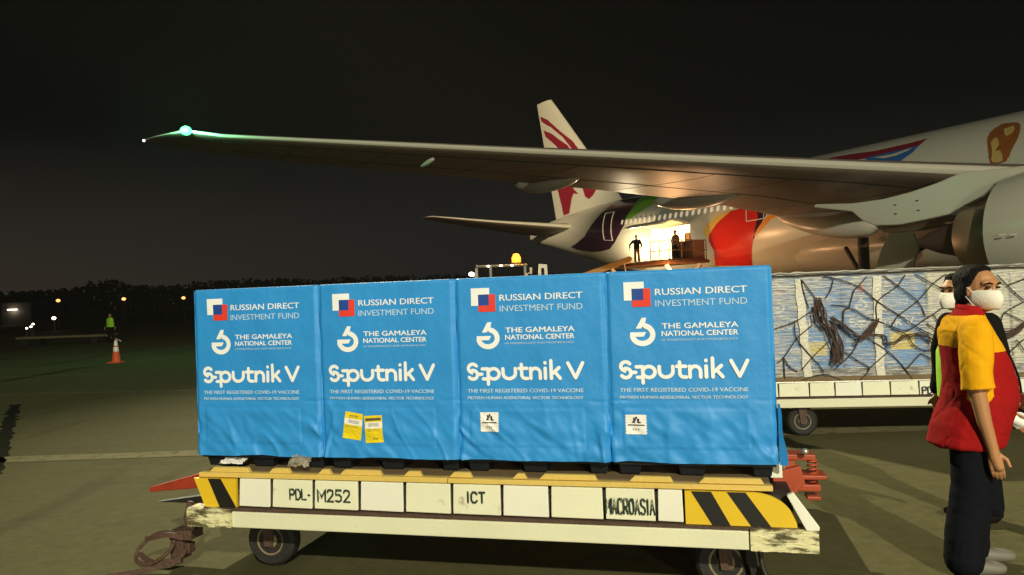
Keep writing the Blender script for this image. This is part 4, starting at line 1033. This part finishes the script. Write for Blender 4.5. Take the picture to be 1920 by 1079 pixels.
m2 = MB(); m2.b2((48.3, 3.6, 3.4), (49.1, 4.4, 4.5)); m2.build('control_cabin', M['brown_crate'], ld, bevel=.03)
wl = MB(); wl.box((54.1, 4.9, 3.62), (.28, .36, .24)); wl.build('work_lamp', M['work_lamp'], ld)
wp = a2w(54.2, 4.55, 3.75)
point('work_and_fill_light', a2w(54.9, 4.4, 3.9), 800, (1, .80, .48), .3)
point('work_and_fill_light', a2w(48.0, 6.8, 2.3), 520, (1, .52, .22), .4)  # unseen warm fill, added to light the red petal and fuselage side
point('work_and_fill_light', a2w(43.5, 8.5, 1.4), 300, (1, .55, .28), .4)  # second unseen warm fill, added under the wing, clear of the loader
def crate(name, c, d, m, label):
    o = empty(name, AN, HD+math.pi); m2 = MB(); m2.box(c, d); m2.build('body', m, o, bevel=.03)
    m3 = MB()
    for k_ in (-.4, 0, .4): m3.box((c[0]+k_*d[0], c[1]+d[1]/2+.012, c[2]), (.05, .03, d[2]*.96))
    m3.build('strap', M['brown_crate'], o); return tag(o, label, 'cargo crate', 'crates at the cargo door')
crate('cargo_crate', (50.75, 2.1, h1.z+.85), (1.0, .6, 1.6), M['orange_crate'], 'orange lit upright crate inside the open cargo hold')
crate('cargo_crate', (49.75, 3.95, 3.48+.55), (.9, .9, 1.0), M['brown_crate'], 'brown crate beside the guard rail on the loader deck')
# belt loader boom
bl = empty('belt_loader', at(1150, 520, 40)*1.0); bl.location.z = 0
tag(bl, 'belt loader with raised orange yellow boom under the tail', 'belt loader')
def bw(px, py, Y): return at(px, py, Y)-Vector(bl.location)
a = bw(1085, 521, 40); b = bw(1182, 486, 40); d = (b-a); nrm = Vector((-d.z, 0, d.x)).normalized()
m2 = MB(); m2.prism([a-nrm*.16, b-nrm*.16, b+Vector((.12, 0, .05)), b+nrm*.16, a+nrm*.16], (0, .9, 0)); m2.build('conveyor_boom', M['amber_boom'], bl, bevel=.03)
for t in (.62, .86):
    p = a.lerp(b, t); m2 = MB(); m2.tube([p-nrm*.1, p+Vector((.22, 0, -1.1))], .035, 6); m2.build('boom_strut', M['truck_w'], bl)
m2 = MB(); m2.b2((-2.6, .0, .35), (1.6, 1.4, .9)); m2.build('chassis', M['amber_boom'], bl, bevel=.05)
m2 = MB(); m2.tube([(.2, .4, .8), (.6, .4, 2.2)], .08, 8); m2.build('boom_ram', M['dark_steel'], bl)
for x in (-2.0, 1.0):
    for y in (-.05, 1.45):
        m2 = MB(); m2.lathe([(-.12,.15),(-.12,.36),(.12,.36),(.12,.15)], (x, y, .36), (0, 1, 0), 18); m2.build('wheel', M['tyre'], bl, True)

# ---------------------------------------------------------------- beacon truck behind the boxes
tk = empty('service_truck', (0, 18, 0)); tag(tk, 'dark open frame service truck with glowing amber beacon behind boxes', 'truck')
zt_ = 2.40
m2 = MB(); m2.b2((-.86, 0, 2.34), (.40, 1.6, zt_)); m2.build('cab_roof', M['truck'], tk, bevel=.03)
m2 = MB(); m2.b2((-.80, .05, 1.45), (.30, .08, 2.33)); m2.build('windscreen', M['truck_glass'], tk)
for x in (-.55, -.25, .02):
    m2 = MB(); m2.ell((x, -.03, 2.37), (.035, .03, .022), nu=8, nv=6); m2.build('marker_lamp', M['warm_lamp'], tk, True)
for x in (-.84, -.50, .33):
    m2 = MB(); m2.b2((x-.03, -.01, 1.2), (x+.03, .10, 2.34)); m2.build('cab_pillar', M['truck'], tk)
m2 = MB(); m2.b2((-.90, 0, .5), (.88, 4.2, 1.45)); m2.build('body', M['truck'], tk, bevel=.05)
m2 = MB()
m2.tube([(.36, -.02, 1.45), (.36, -.02, 2.16), (.47, -.02, 2.16), (.47, -.02, 2.30)], .035, 6); m2.build('exhaust_bracket', M['truck_w'], tk)
m2 = MB(); m2.prism([(.60, -.05, 1.45), (.66, -.05, 2.38), (.86, -.05, 2.36), (.90, -.05, 1.45), (.82, -.05, 1.45), (.79, -.05, 2.28), (.72, -.05, 2.28), (.69, -.05, 1.45)], (0, .1, 0)); m2.build('white_frame', M['truck_w'], tk)
m2 = MB(); m2.ell((-.96, -.05, 2.19), (.07, .05, .05)); m2.build('mirror_lamp', M['warm_lamp'], tk, True)
m2 = MB(); m2.tube([(-.95, 0, 2.19), (-.86, 0, 2.10)], .02, 6); m2.build('mirror_arm', M['truck'], tk)
m2 = MB(); m2.lathe([(0,.10),(.05,.11),(.05,.085)], (.13, .3, zt_), (0, 0, 1), 16); bo = m2.build('beacon', M['dark_steel'], tk, True)
m2 = MB(); m2.lathe([(.05,.11),(.17,.11),(.25,.07),(.27,.01)], (.13, .3, zt_), (0, 0, 1), 16); m2.build('beacon_lens', M['amber_lamp'], bo, True)
point('beacon_light', (.13, 18.1, zt_+.34), 55, (1, .42, .05), .08)
for x in (-.75, .75):
    for y in (.6, 3.4):
        m2 = MB(); m2.lathe([(-.12,.2),(-.12,.42),(.12,.42),(.12,.2)], (x, y, .42), (1, 0, 0), 20); m2.build('wheel', M['tyre'], tk, True)

# ---------------------------------------------------------------- people
def remesh(o, vox, smooth=4, fac=.5):
    r_ = o.modifiers.new('r', 'REMESH'); r_.mode = 'VOXEL'; r_.voxel_size = vox
    s_ = o.modifiers.new('s', 'SMOOTH'); s_.iterations = smooth; s_.factor = fac
    bpy.context.view_layer.update()
    dg = bpy.context.evaluated_depsgraph_get(); me = bpy.data.meshes.new_from_object(o.evaluated_get(dg))
    o.modifiers.clear(); mats = list(o.data.materials); o.data = me; me.materials.clear()
    for m in mats: me.materials.append(m)
    me.polygons.foreach_set('use_smooth', [True]*len(me.polygons)); return o
def limb(mb, pts, n=14, flat=1.0):
    """rounded tapering limb through (point, radius) pairs"""
    P = [Vector(p) for p, r in pts]; r_ = [r for p, r in pts]
    d0 = (P[0]-P[1]).normalized(); d1 = (P[-1]-P[-2]).normalized()
    path = []; rs = []
    for k_ in (1.0, .8, .45): path.append(P[0]+d0*r_[0]*k_); rs.append(r_[0]*max(.05, math.sqrt(1-k_*k_)))
    path += P; rs += r_
    for k_ in (.45, .8, 1.0): path.append(P[-1]+d1*r_[-1]*k_); rs.append(r_[-1]*max(.05, math.sqrt(1-k_*k_)))
    mb.tube(path, rs, n, flat=flat)
def torso(mb, rings, n=24):
    mb.loft([[(xc+rx*math.cos(a), ry*math.sin(a), z) for a in [2*math.pi*q/n for q in range(n)]] for z, xc, rx, ry in rings], True)
def paint(o, fn):
    for p in o.data.polygons: p.material_index = fn(p.center)
def hand(mb, w, d, side, sc=1.0, curl=.5):
    """palm and five bent fingers from wrist w along direction d; side = thumb direction"""
    w = Vector(w); d = Vector(d).normalized(); s = Vector(side); s = (s-d*s.dot(d)).normalized(); nrm = d.cross(s)
    limb(mb, [(w, .027*sc), (w+d*.03*sc, .027*sc), (w+d*.075*sc+s*.008*sc, .026*sc)], 12)
    for off in (-.022, -.008, .008, .022): limb(mb, [(w+d*.035*sc+s*off*.9*sc, .013*sc), (w+d*.085*sc+s*off*sc, .0115*sc)], 8)
    for i, (off, L) in enumerate(((.024, .068), (.008, .078), (-.008, .072), (-.023, .056))):
        b = w+d*.085*sc+s*off*sc; p1 = b+(d*.95+nrm*curl*.5).normalized()*L*.42*sc; p2 = p1+(d*.7+nrm*curl*1.3).normalized()*L*.32*sc; p3 = p2+(d*.45+nrm*curl*1.8).normalized()*L*.26*sc
        limb(mb, [(b, .0084*sc), (p1, .0078*sc), (p2, .0072*sc), (p3, .0060*sc)], 8)
    b = w+d*.022*sc+s*.022*sc; p1 = b+(s*.8+d*.7+nrm*.3).normalized()*.035*sc; p2 = p1+(d*.95+s*.2+nrm*.35).normalized()*.032*sc
    limb(mb, [(b, .013*sc), (p1, .011*sc), (p2, .0085*sc)], 8)
class Head:
    def __init__(s, c, yaw, pitch=0): s.c = Vector(c); s.m = Matrix.Rotation(yaw, 3, 'Z') @ Matrix.Rotation(pitch, 3, 'Y')
    def p(s, x, y, z): return s.c+s.m @ Vector((x, y, z))
    def ell(s, mb, c, rad, nu=18, nv=12): mb.ell(s.p(*c), rad, s.m, nu, nv)
def add_head(mb, H):
    H.ell(mb, (-.012, 0, .03), (.098, .076, .092)); H.ell(mb, (.030, 0, -.035), (.066, .060, .085)); H.ell(mb, (.05, 0, -.082), (.042, .042, .032))
    H.ell(mb, (.068, 0, .035), (.030, .058, .022)); H.ell(mb, (.090, 0, -.020), (.018, .015, .020)); H.ell(mb, (.082, 0, .004), (.016, .011, .03))
    H.ell(mb, (.068, 0, -.055), (.030, .028, .014)); H.ell(mb, (.050, .036, -.02), (.026, .022, .030)); H.ell(mb, (.050, -.036, -.02), (.026, .022, .030))
    for sg in (1, -1): H.ell(mb, (-.008, sg*.078, -.005), (.020, .010, .032), 10, 8)
def face_parts(H, root, mask=True, brow=True):
    for sg in (1, -1):
        e_ = MB(); H.ell(e_, (.083, sg*.032, .012), (.011, .015, .0065), 12, 8); e_.build('eye', M['eye'], root, True)
        b_ = MB(); limb(b_, [(H.p(.094, sg*.014, .032), .0045), (H.p(.094, sg*.032, .037), .005), (H.p(.082, sg*.054, .031), .0035)], 8); b_.build('eyebrow', M['hair'], root, True)
    if mask:
        k_ = MB(); rr = []
        for i in range(11):
            v = i/10; z = .000-.105*v; fx = .100+.036*math.sin(math.pi*(.12+.76*v)); w_ = .059+.012*math.sin(math.pi*v)-.016*v*v
            rr.append([H.p(fx*math.cos(a)*1.0-(.0 if abs(a) < .3 else 0)+(-.012*abs(a)), w_*math.sin(a)*1.12, z) for a in frange(-1.45, 1.45, 18)])
        k_.loft(rr, False, 0, False); o = k_.build('face_mask', M['mask'], root, True)
        q = o.modifiers.new('solid', 'SOLIDIFY'); q.thickness = .003
        l_ = MB()
        for sg in (1, -1):
            for z0, z1 in ((-.012, .022), (-.085, -.03)): l_.tube([H.p(.035, sg*.077, z0), H.p(.012, sg*.082, (z0+z1)/2), H.p(-.012, sg*.087, z1)], .0022, 5)
        l_.build('mask_strap', M['mask'], root, True)

# person in the red and yellow shirt, walking to the right
p1 = empty('person', (2.475, 4.06, 0), -.22)
tag(p1, 'person in red shirt with yellow shoulders, white mask and dark trousers', 'person')
H = Head((.060, 0, 1.510), -1.12, .02)
mb = MB(); add_head(mb, H)
limb(mb, [((-.01, 0, 1.30), .062), ((.02, 0, 1.38), .054), ((.045, 0, 1.44), .052)], 16)
torso(mb, [(.80, 0, .12, .14), (1.0, 0, .12, .15), (1.2, -.02, .11, .16), (1.30, -.02, .08, .12)])
RA = [((-.03, -.175, 1.30), .050), ((-.05, -.215, 1.12), .045), ((-.055, -.225, 1.00), .042), ((-.03, -.230, .84), .035), ((.005, -.232, .685), .027)]
LA = [((-.01, .185, 1.30), .052), ((.06, .235, 1.05), .044), ((.13, .235, .90), .036), ((.235, .215, .80), .027)]
limb(mb, RA); limb(mb, LA)
for sg, kx in ((-1, -.06), (1, .03)): limb(mb, [((0, sg*.09, .82), .08), ((kx+.0, sg*.095, .47), .055), ((kx-.06, sg*.10, .10), .04)])
hand(mb, RA[-1][0], (.16, .02, -1), (.9, -.25, 0), 1.05, -.35)
hand(mb, LA[-1][0], (.75, -.1, -.6), (.3, -.2, .9), .9, .5)
body = mb.build('body', M['skin'], p1, True); remesh(body, .0045, 3)
mb = MB()
torso(mb, [(.675, -.045, .175, .205), (.69, -.045, .188, .212), (.80, -.015, .190, .208), (.92, .03, .188, .200), (1.02, .035, .176, .195), (1.12, .02, .160, .192), (1.22, -.005, .145, .190), (1.30, -.025, .125, .175), (1.36, -.02, .092, .125), (1.395, -.002, .075, .085), (1.41, .004, .068, .07)])
mb.tube(smooth_path([(-.02, -.09, 1.315), (-.025, -.14, 1.300), (-.036, -.185, 1.235), (-.048, -.213, 1.13), (-.050, -.222, 1.045), (-.048, -.226, 1.000)], 3), [.060, .068, .074, .080, .081, .081, .081, .081, .080, .078, .076, .075, .075, .076, .078, .080], 20)
limb(mb, [((-.02, .135, 1.305), .082), ((.01, .19, 1.24), .080), ((.06, .23, 1.08), .074), ((.08, .235, 1.04), .072)], 18)
sh = mb.build('shirt', [M['shirt_red'], M['shirt_yellow']], p1, True); remesh(sh, .006, 6)
def ruffle(o, fn):                                     # push every vertex along its normal
    me = o.data; n_ = len(me.vertices); co = np.empty(n_*3); me.vertices.foreach_get('co', co); no_ = np.array([v.normal[:] for v in me.vertices])
    co = co.reshape(-1, 3); co += no_*np.array([fn(*c) for c in co.tolist()])[:, None]; me.vertices.foreach_set('co', co.ravel()); me.update()
ruffle(sh, lambda x, y, z: .005*noise.noise(Vector((x*8, y*8, z*3.5)))+.0022*noise.noise(Vector((x*22+z*16, y*22, z*12)))+(.006*max(0, (.95-z)/.3)*noise.noise(Vector((x*14, y*14, z*2))) if z < .95 else 0)
       -.0028*max(0, 1-abs(noise.noise(Vector((x*5+z*6, y*6, z*4+3))))*9))
SLEEVES = ([(-.036, -.185, 1.235), (-.048, -.213, 1.13), (-.050, -.222, 1.045), (-.048, -.226, .99)], [(.01, .19, 1.24), (.06, .23, 1.08), (.08, .235, .99)])
def shirt_col(c):
    if c.z > 1.375 and abs(c.y) < .10: return 0
    for ax_ in SLEEVES:
        for a_, b_ in zip(ax_, ax_[1:]):
            a_ = Vector(a_); b_ = Vector(b_); t_ = max(0, min(1, (c-a_).dot(b_-a_)/(b_-a_).length_squared))
            if (c-a_.lerp(b_, t_)).length < .089 and abs(c.y) > .155: return 1
    lim = 1.20-.10*max(0, c.x)+.10*max(0, -c.x)-.10*max(0, abs(c.y)-.08)
    return 1 if c.z > lim else 0
paint(sh, shirt_col)
mb = MB(); rr = []
for z, r1, r2 in ((1.375, .072, .078), (1.40, .070, .076), (1.425, .064, .070)):
    rr.append([(.004+r1*math.cos(a), r2*math.sin(a), z+.012*math.cos(a)*-1) for a in frange(-2.9, 2.9, 26)])
mb.loft(rr, False, 0, False); o = mb.build('collar', M['shirt_red'], p1, True); q = o.modifiers.new('solid', 'SOLIDIFY'); q.thickness = .006
mb = MB()
torso(mb, [(.80, -.01, .150, .165), (.86, -.01, .155, .175), (.96, 0, .14, .165)])
limb(mb, [((-.02, -.085, .82), .112), ((-.04, -.09, .66), .106), ((-.06, -.095, .47), .096), ((-.10, -.10, .22), .098), ((-.11, -.10, .09), .100)], 18)
limb(mb, [((.0, .085, .82), .108), ((.03, .09, .66), .098), ((.035, .095, .47), .085), ((.01, .11, .22), .084), ((.0, .11, .09), .086)], 18)
tr_ = mb.build('trousers', M['trousers'], p1, True); remesh(tr_, .009, 5)
ruffle(tr_, lambda x, y, z: .004*noise.noise(Vector((x*9, y*9, z*4)))+.0022*noise.noise(Vector((x*8+z*18, y*16, z*18)))-.002*max(0, 1-abs(noise.noise(Vector((x*4+z*7, y*5, z*9))))*8))
for bx_, by_ in ((-.09, -.10), (.035, .11)):
    mb = MB(); mb.loft([[(bx_+x+.0, by_+w*math.cos(a), .045+h*math.sin(a)) for a in [2*math.pi*q/12 for q in range(12)]] for x, w, h in ((-.085,.02,.02),(-.075,.036,.04),(-.02,.042,.05),(.06,.045,.042),(.13,.042,.034),(.165,.03,.026),(.178,.012,.012))], True); mb.build('shoe', M['shoe'], p1, True)
mb = MB()
H.ell(mb, (-.046, 0, .050), (.106, .093, .094)); H.ell(mb, (-.062, 0, -.02), (.078, .088, .095)); H.ell(mb, (-.085, 0, -.085), (.058, .066, .07)); H.ell(mb, (-.085, 0, -.13), (.04, .05, .05)); H.ell(mb, (-.012, 0, .110), (.060, .064, .028))
for sg in (1, -1): H.ell(mb, (-.032, sg*.078, .0), (.038, .018, .066))
hr = mb.build('hair', M['hair'], p1, True); remesh(hr, .006, 4)
face_parts(H, p1)
gl = MB(); hand(gl, Vector(LA[-1][0])+Vector((.005, 0, 0)), (.75, -.1, -.6), (.3, -.2, .9), 1.08, .5)
g_ = gl.build('glove', M['glove'], p1, True); remesh(g_, .006, 3)
mb = MB(); mb.tube(smooth_path([(.07, .02, 1.38), (.165, .015, 1.22), (.222, .0, 1.05), (.232, -.01, .95)]), .006, 6); mb.build('lanyard', M['black_cloth'], p1, True)
mb = MB(); mb.box((.238, -.012, .905), (.006, .055, .085)); mb.build('badge', M['sticker'], p1)

# person behind, facing left, black top and lime vest
p2 = empty('person', (2.985, 4.92, 0), math.pi+.25)
tag(p2, 'person in black with white mask and lime vest facing left, behind another', 'person')
H2 = Head((.075, 0, 1.49), .05)
mb = MB(); add_head(mb, H2); limb(mb, [((-.01, 0, 1.28), .058), ((.04, 0, 1.42), .050)], 14)
torso(mb, [(.80, 0, .12, .14), (1.2, -.02, .11, .16), (1.30, -.02, .08, .12)])
for sg in (-1, 1):
    limb(mb, [((0, sg*.18, 1.28), .05), ((.0, sg*.22, 1.02), .042), ((.06, sg*.21, .80), .027)]); hand(mb, (.06, sg*.21, .80), (.1, 0, -1), (1, 0, 0), 1, .4*sg)
    limb(mb, [((0, sg*.09, .82), .08), ((.01, sg*.095, .47), .055), ((-.03, sg*.10, .10), .04)])
b_ = mb.build('body', M['skin'], p2, True); remesh(b_, .008, 3)
mb = MB(); torso(mb, [(.74, -.01, .15, .19), (.9, 0, .145, .19), (1.1, 0, .14, .20), (1.24, -.01, .13, .20), (1.32, -.02, .09, .13), (1.37, -.01, .07, .075)])
for sg in (-1, 1): limb(mb, [((-.01, sg*.15, 1.28), .08), ((.0, sg*.22, 1.10), .07), ((.0, sg*.225, .95), .062), ((.05, sg*.215, .84), .052)], 14)
o = mb.build('jacket', M['black_cloth'], p2, True); remesh(o, .011, 4)
mb = MB(); torso(mb, [(.80, 0, .175, .205), (.98, 0, .172, .21), (1.10, 0, .16, .215), (1.13, 0, .145, .20)]); mb.build('safety_vest', M['lime'], p2, True)
mb = MB(); torso(mb, [(.76, -.01, .14, .16), (.86, -.01, .145, .17)])
for sg in (-1, 1): limb(mb, [((-.01, sg*.085, .82), .10), ((0, sg*.095, .47), .075), ((-.03, sg*.10, .10), .07)])
o = mb.build('trousers', M['trousers'], p2, True); remesh(o, .012, 4)
for sg in (-1, 1):
    mb = MB(); mb.loft([[(x, sg*.10+w*math.cos(a), .045+h*math.sin(a)) for a in [2*math.pi*q/10 for q in range(10)]] for x, w, h in ((-.10,.02,.02),(-.05,.04,.045),(.06,.042,.04),(.14,.02,.02))], True); mb.build('shoe', M['black_cloth'], p2, True)
mb = MB(); H2.ell(mb, (-.028, 0, .048), (.104, .086, .086)); H2.ell(mb, (-.062, 0, -.015), (.062, .080, .085)); H2.ell(mb, (-.08, 0, -.09), (.035, .045, .05)); H2.ell(mb, (.006, 0, .100), (.06, .062, .030))
o = mb.build('hair', M['hair'], p2, True); remesh(o, .008, 4); face_parts(H2, p2)

# distant figures
def figure(loc, rz, label, top, legs, vest=None, arms=((.05, .25), (.05, .25)), group=None, scale=1.0):
    r_ = empty('person', loc, rz); tag(r_, label, 'person', group); r_.scale = (scale,)*3
    h = Head((.03, 0, 1.57), 0); mb = MB(); add_head(mb, h); limb(mb, [((0, 0, 1.36), .06), ((.02, 0, 1.50), .052)], 12)
    torso(mb, [(.85, 0, .11, .15), (1.1, 0, .11, .16), (1.3, 0, .11, .17), (1.38, 0, .08, .12)], 16)
    A_ = []
    for sg, (fx, sp_) in zip((-1, 1), arms):
        pts = [((0, sg*.19, 1.35), .052), ((fx*.4, sg*(.20+sp_*.4), 1.10), .045), ((fx, sg*(.19+sp_*.3), .86), .032)]; A_.append(pts); limb(mb, pts, 10); hand(mb, pts[-1][0], (.1, 0, -1), (1, 0, 0), 1, .3)
        limb(mb, [((0, sg*.09, .88), .09), ((.01, sg*.11, .48), .06), ((-.02, sg*.12, .09), .045)], 10)
    o = mb.build('body', M['skin'], r_, True); remesh(o, .014, 2)
    mb = MB(); torso(mb, [(.84, 0, .14, .19), (1.1, 0, .135, .19), (1.3, 0, .13, .205), (1.40, 0, .09, .13), (1.44, 0, .07, .075)], 16)
    for pts in A_: limb(mb, [(pts[0][0], .075), (pts[1][0], .06), (Vector(pts[1][0]).lerp(Vector(pts[2][0]), .7), .05)], 10)
    o = mb.build('jacket', top, r_, True); remesh(o, .018, 3)
    mb = MB(); torso(mb, [(.80, 0, .13, .16), (.94, 0, .13, .17)], 16)
    for sg in (-1, 1): limb(mb, [((0, sg*.09, .86), .10), ((.01, sg*.11, .48), .08), ((-.02, sg*.12, .08), .07)], 10)
    o = mb.build('trousers', legs, r_, True); remesh(o, .018, 3)
    for sg in (-1, 1):
        mb = MB(); mb.loft([[(x, sg*.12+w*math.cos(a), .045+hh*math.sin(a)) for a in [2*math.pi*q/10 for q in range(10)]] for x, w, hh in ((-.10,.02,.02),(-.05,.04,.045),(.06,.042,.04),(.14,.02,.02))], True); mb.build('shoe', M['black_cloth'], r_, True)
    if vest:
        mb = MB(); torso(mb, [(.90, 0, .158, .205), (1.1, 0, .152, .205), (1.3, 0, .150, .222), (1.40, 0, .115, .165), (1.43, 0, .09, .12)], 20); o = mb.build('safety_vest', vest, r_, True)
    mb = MB(); h.ell(mb, (-.02, 0, .045), (.102, .084, .082)); o = mb.build('hair', M['hair'], r_, True)
    return r_
fp = at(208, 643, 40); figure((fp.x, 40, 0), -R(85), 'person in lime safety vest standing far off beside the traffic cone', M['black_cloth'], M['black_cloth'], M['lime'], scale=.95)
w1 = a2w(52.6, 5.0, 3.47); figure(w1, math.atan2(AR.y, AR.x)+.6, 'person in dark clothes standing at the left end of the loader deck', M['black_cloth'], M['brown_crate'], None, ((.30, .5), (.10, .3)), 'loader crew')
w2 = a2w(49.4, 4.75, 3.47); figure(w2, math.atan2(AR.y, AR.x), 'person in brown standing behind the loader guard rail near the red paint', M['brown_crate'], M['black_cloth'], None, group='loader crew')

# ---------------------------------------------------------------- cone, far dolly, distant lamps, trees
cg = at(218, 681, 23.7)
cn = empty('traffic_cone', (cg.x, 23.7, 0)); tag(cn, 'orange traffic cone with two white bands standing on dark apron', 'traffic cone')
m2 = MB(); m2.b2((-.19, -.19, 0), (.19, .19, .035)); m2.build('base', M['cone'], cn, bevel=.01)
rc = lambda z: .135-.105*(z-.035)/.70
m2 = MB(); m2.lathe([(.036, rc(.036)), (.72, rc(.72)), (.735, .02)], ax=(0, 0, 1), n=28); co = m2.build('cone_body', M['cone'], cn, True)
for z0, z1 in ((.36, .50), (.54, .70)):
    m2 = MB(); m2.lathe([(z0, rc(z0)+.004), (z1, rc(z1)+.004)], ax=(0, 0, 1), n=28, caps=False); m2.build('reflective_band', M['cone_band'], cn, True)
fd = at(110, 640, 40); t = empty('pallet_dolly', (fd.x, 40, 0), .05); tag(t, 'empty low dolly with pale deck and tow bar, far left in dark', 'cargo dolly', 'flat cargo dollies')
m2 = MB(); m2.b2((-2.25, 0, .36), (2.25, 1.8, .47)); m2.build('deck', M['rim'], t, bevel=.02)
m2 = MB(); m2.tube([(2.2, .6, .38), (3.2, .1, .08)], .04, 8); m2.build('tow_bar', M['paper'], t)
for x in (-1.8, 1.8):
    for y in (.1, 1.7):
        m2 = MB(); m2.lathe([(-.06,.06),(-.06,.17),(.06,.17),(.06,.06)], (x, y, .17), (0, 1, 0), 16); m2.build('wheel', M['tyre'], t, True)
def lamp_post(px, py, Y, label, m, r, pw, col):
    p = at(px, py, Y); t = empty('street_lamp', (p.x, Y, 0)); tag(t, label, 'street lamp', 'far apron lamps')
    m2 = MB(); m2.tube([(0, .1, 0), (0, .1, p.z+.1)], [.08, .05], 8); m2.build('pole', M['pole'], t)
    m2 = MB(); m2.ell((0, 0, p.z), (r, r*.8, r*.75), nu=14, nv=8); m2.build('lamp', m, t, True)
    m2 = MB(); m2.lathe([(r*.8, r*.7), (r*1.0, r*.5), (r*1.1, .02)], (0, 0, p.z), (0, 0, 1), 12); m2.build('lamp_hood', M['dark_steel'], t)
lamp_post(109, 564, 110, 'orange street lamp with dark trees behind, nearest the left edge', M['sodium'], .30, 140, (1, .5, .2))
lamp_post(232, 561, 110, 'orange street lamp above the person in lime vest', M['sodium'], .30, 140, (1, .5, .2))
lamp_post(344, 559, 110, 'orange street lamp at the left edge of the blue boxes', M['sodium'], .28, 140, (1, .5, .2))
lamp_post(101, 597, 75, 'low white lamp above the pale empty dolly', M['warm_lamp'], .19, 200, (1, .8, .6))
for (x, y), lb in (((22, 616), 'lowest white truck glint built as a lamp, left of two close ones'), ((30, 613), 'middle of three white truck glints built as lamps'), ((34, 608), 'highest of three white truck glints built as lamps')):
    p = at(x+28, y, 60); t = empty('glint_lamp', (p.x, 60, 0)); tag(t, lb, 'glint lamp', 'small white glints built as lamps')  # reflections on a truck, built as small glowing lamps on stems
    m2 = MB(); m2.lathe([(0, .08), (max(.1, p.z-.06), .05)], ax=(0, 0, 1), n=10); m2.build('stem', M['pole'], t); m2 = MB(); m2.ell((0, 0, p.z), (.085, .085, .06), nu=10, nv=6); m2.build('lamp', M['warm_lamp'], t, True)
p = at(30, 577, 150); t = empty('distant_shed', (p.x, 150, 0)); tag(t, 'low pale shed with bright strip light far left by trees', 'shed')
m2 = MB(); m2.b2((-3, 0, 0), (3, 4, p.z+.9)); m2.build('wall', M['pole'], t); m2 = MB(); m2.prism([(-3.3, -.4, p.z+.9), (3.3, -.4, p.z+.9), (3.3, 2, p.z+1.7), (-3.3, 2, p.z+1.7)], (0, 0, .12)); m2.build('roof', M['pole'], t)
m2 = MB(); m2.box((-.6, -.25, p.z-.4), (1.9, .15, .14)); m2.build('strip_lamp', M['warm_lamp'], t); point('shed_light', (p.x-.6, 149.2, p.z-.7), 90, (1, .85, .65), .4)
p = at(452, 509, 60)
# wood along the horizon
rt_ = random.Random(11); mb = MB()
def skyline(px):
    return np.interp(px, [-400, 0, 100, 140, 170, 210, 240, 300, 350, 420, 600, 740, 880, 1100, 2400], [545, 546, 543, 536, 530, 521, 532, 536, 530, 524, 520, 516, 514, 510, 470])
for i in range(420):
    px = -300+i*3.4+rt_.uniform(-2, 2); Y = rt_.uniform(270, 330); base = at(px, 560, Y); top = at(px, skyline(px)+rt_.uniform(-1, 9), Y); hgt = top.z; cw = rt_.uniform(3, 6)
    for j in range(46):
        a = rt_.uniform(0, 6.28); v = rt_.random(); k_ = math.sqrt(rt_.random())*cw*(1-.55*v*v)
        c = Vector((base.x+k_*math.cos(a), Y+k_*math.sin(a), hgt*(v*.95+.03))); s_ = rt_.uniform(.5, 1.1)
        d1 = Vector((rt_.gauss(0, 1), rt_.gauss(0, 1), rt_.gauss(0, 1))).normalized(); d2 = d1.orthogonal().normalized()
        mb.add([c-d1*s_, c+d2*s_*.7, c+d1*s_, c-d2*s_*.7], [(0, 1, 2, 3)])
    mb.tube([(base.x, Y, 0), (base.x, Y, hgt*.8)], [.35, .12], 5)
tag(mb.build('distant_wood', M['leaf']), 'dark line of distant trees along the left horizon', 'trees', kind='stuff')

# night haze over the apron
mb = MB(); mb.b2((-620, -70, -1), (620, 420, 19.5)); hz_ = mb.build('haze', [])
hm = bpy.data.materials.new('night_haze'); hm.use_nodes = True; t = hm.node_tree; t.nodes.clear(); o_ = t.nodes.new('ShaderNodeOutputMaterial'); v_ = t.nodes.new('ShaderNodeVolumePrincipled')
v_.inputs['Color'].default_value = (.85, .85, .82, 1); v_.inputs['Density'].default_value = .0003; t.links.new(v_.outputs[0], o_.inputs['Volume'])
hz_.data.materials.append(hm); tag(hz_, kind='stuff')
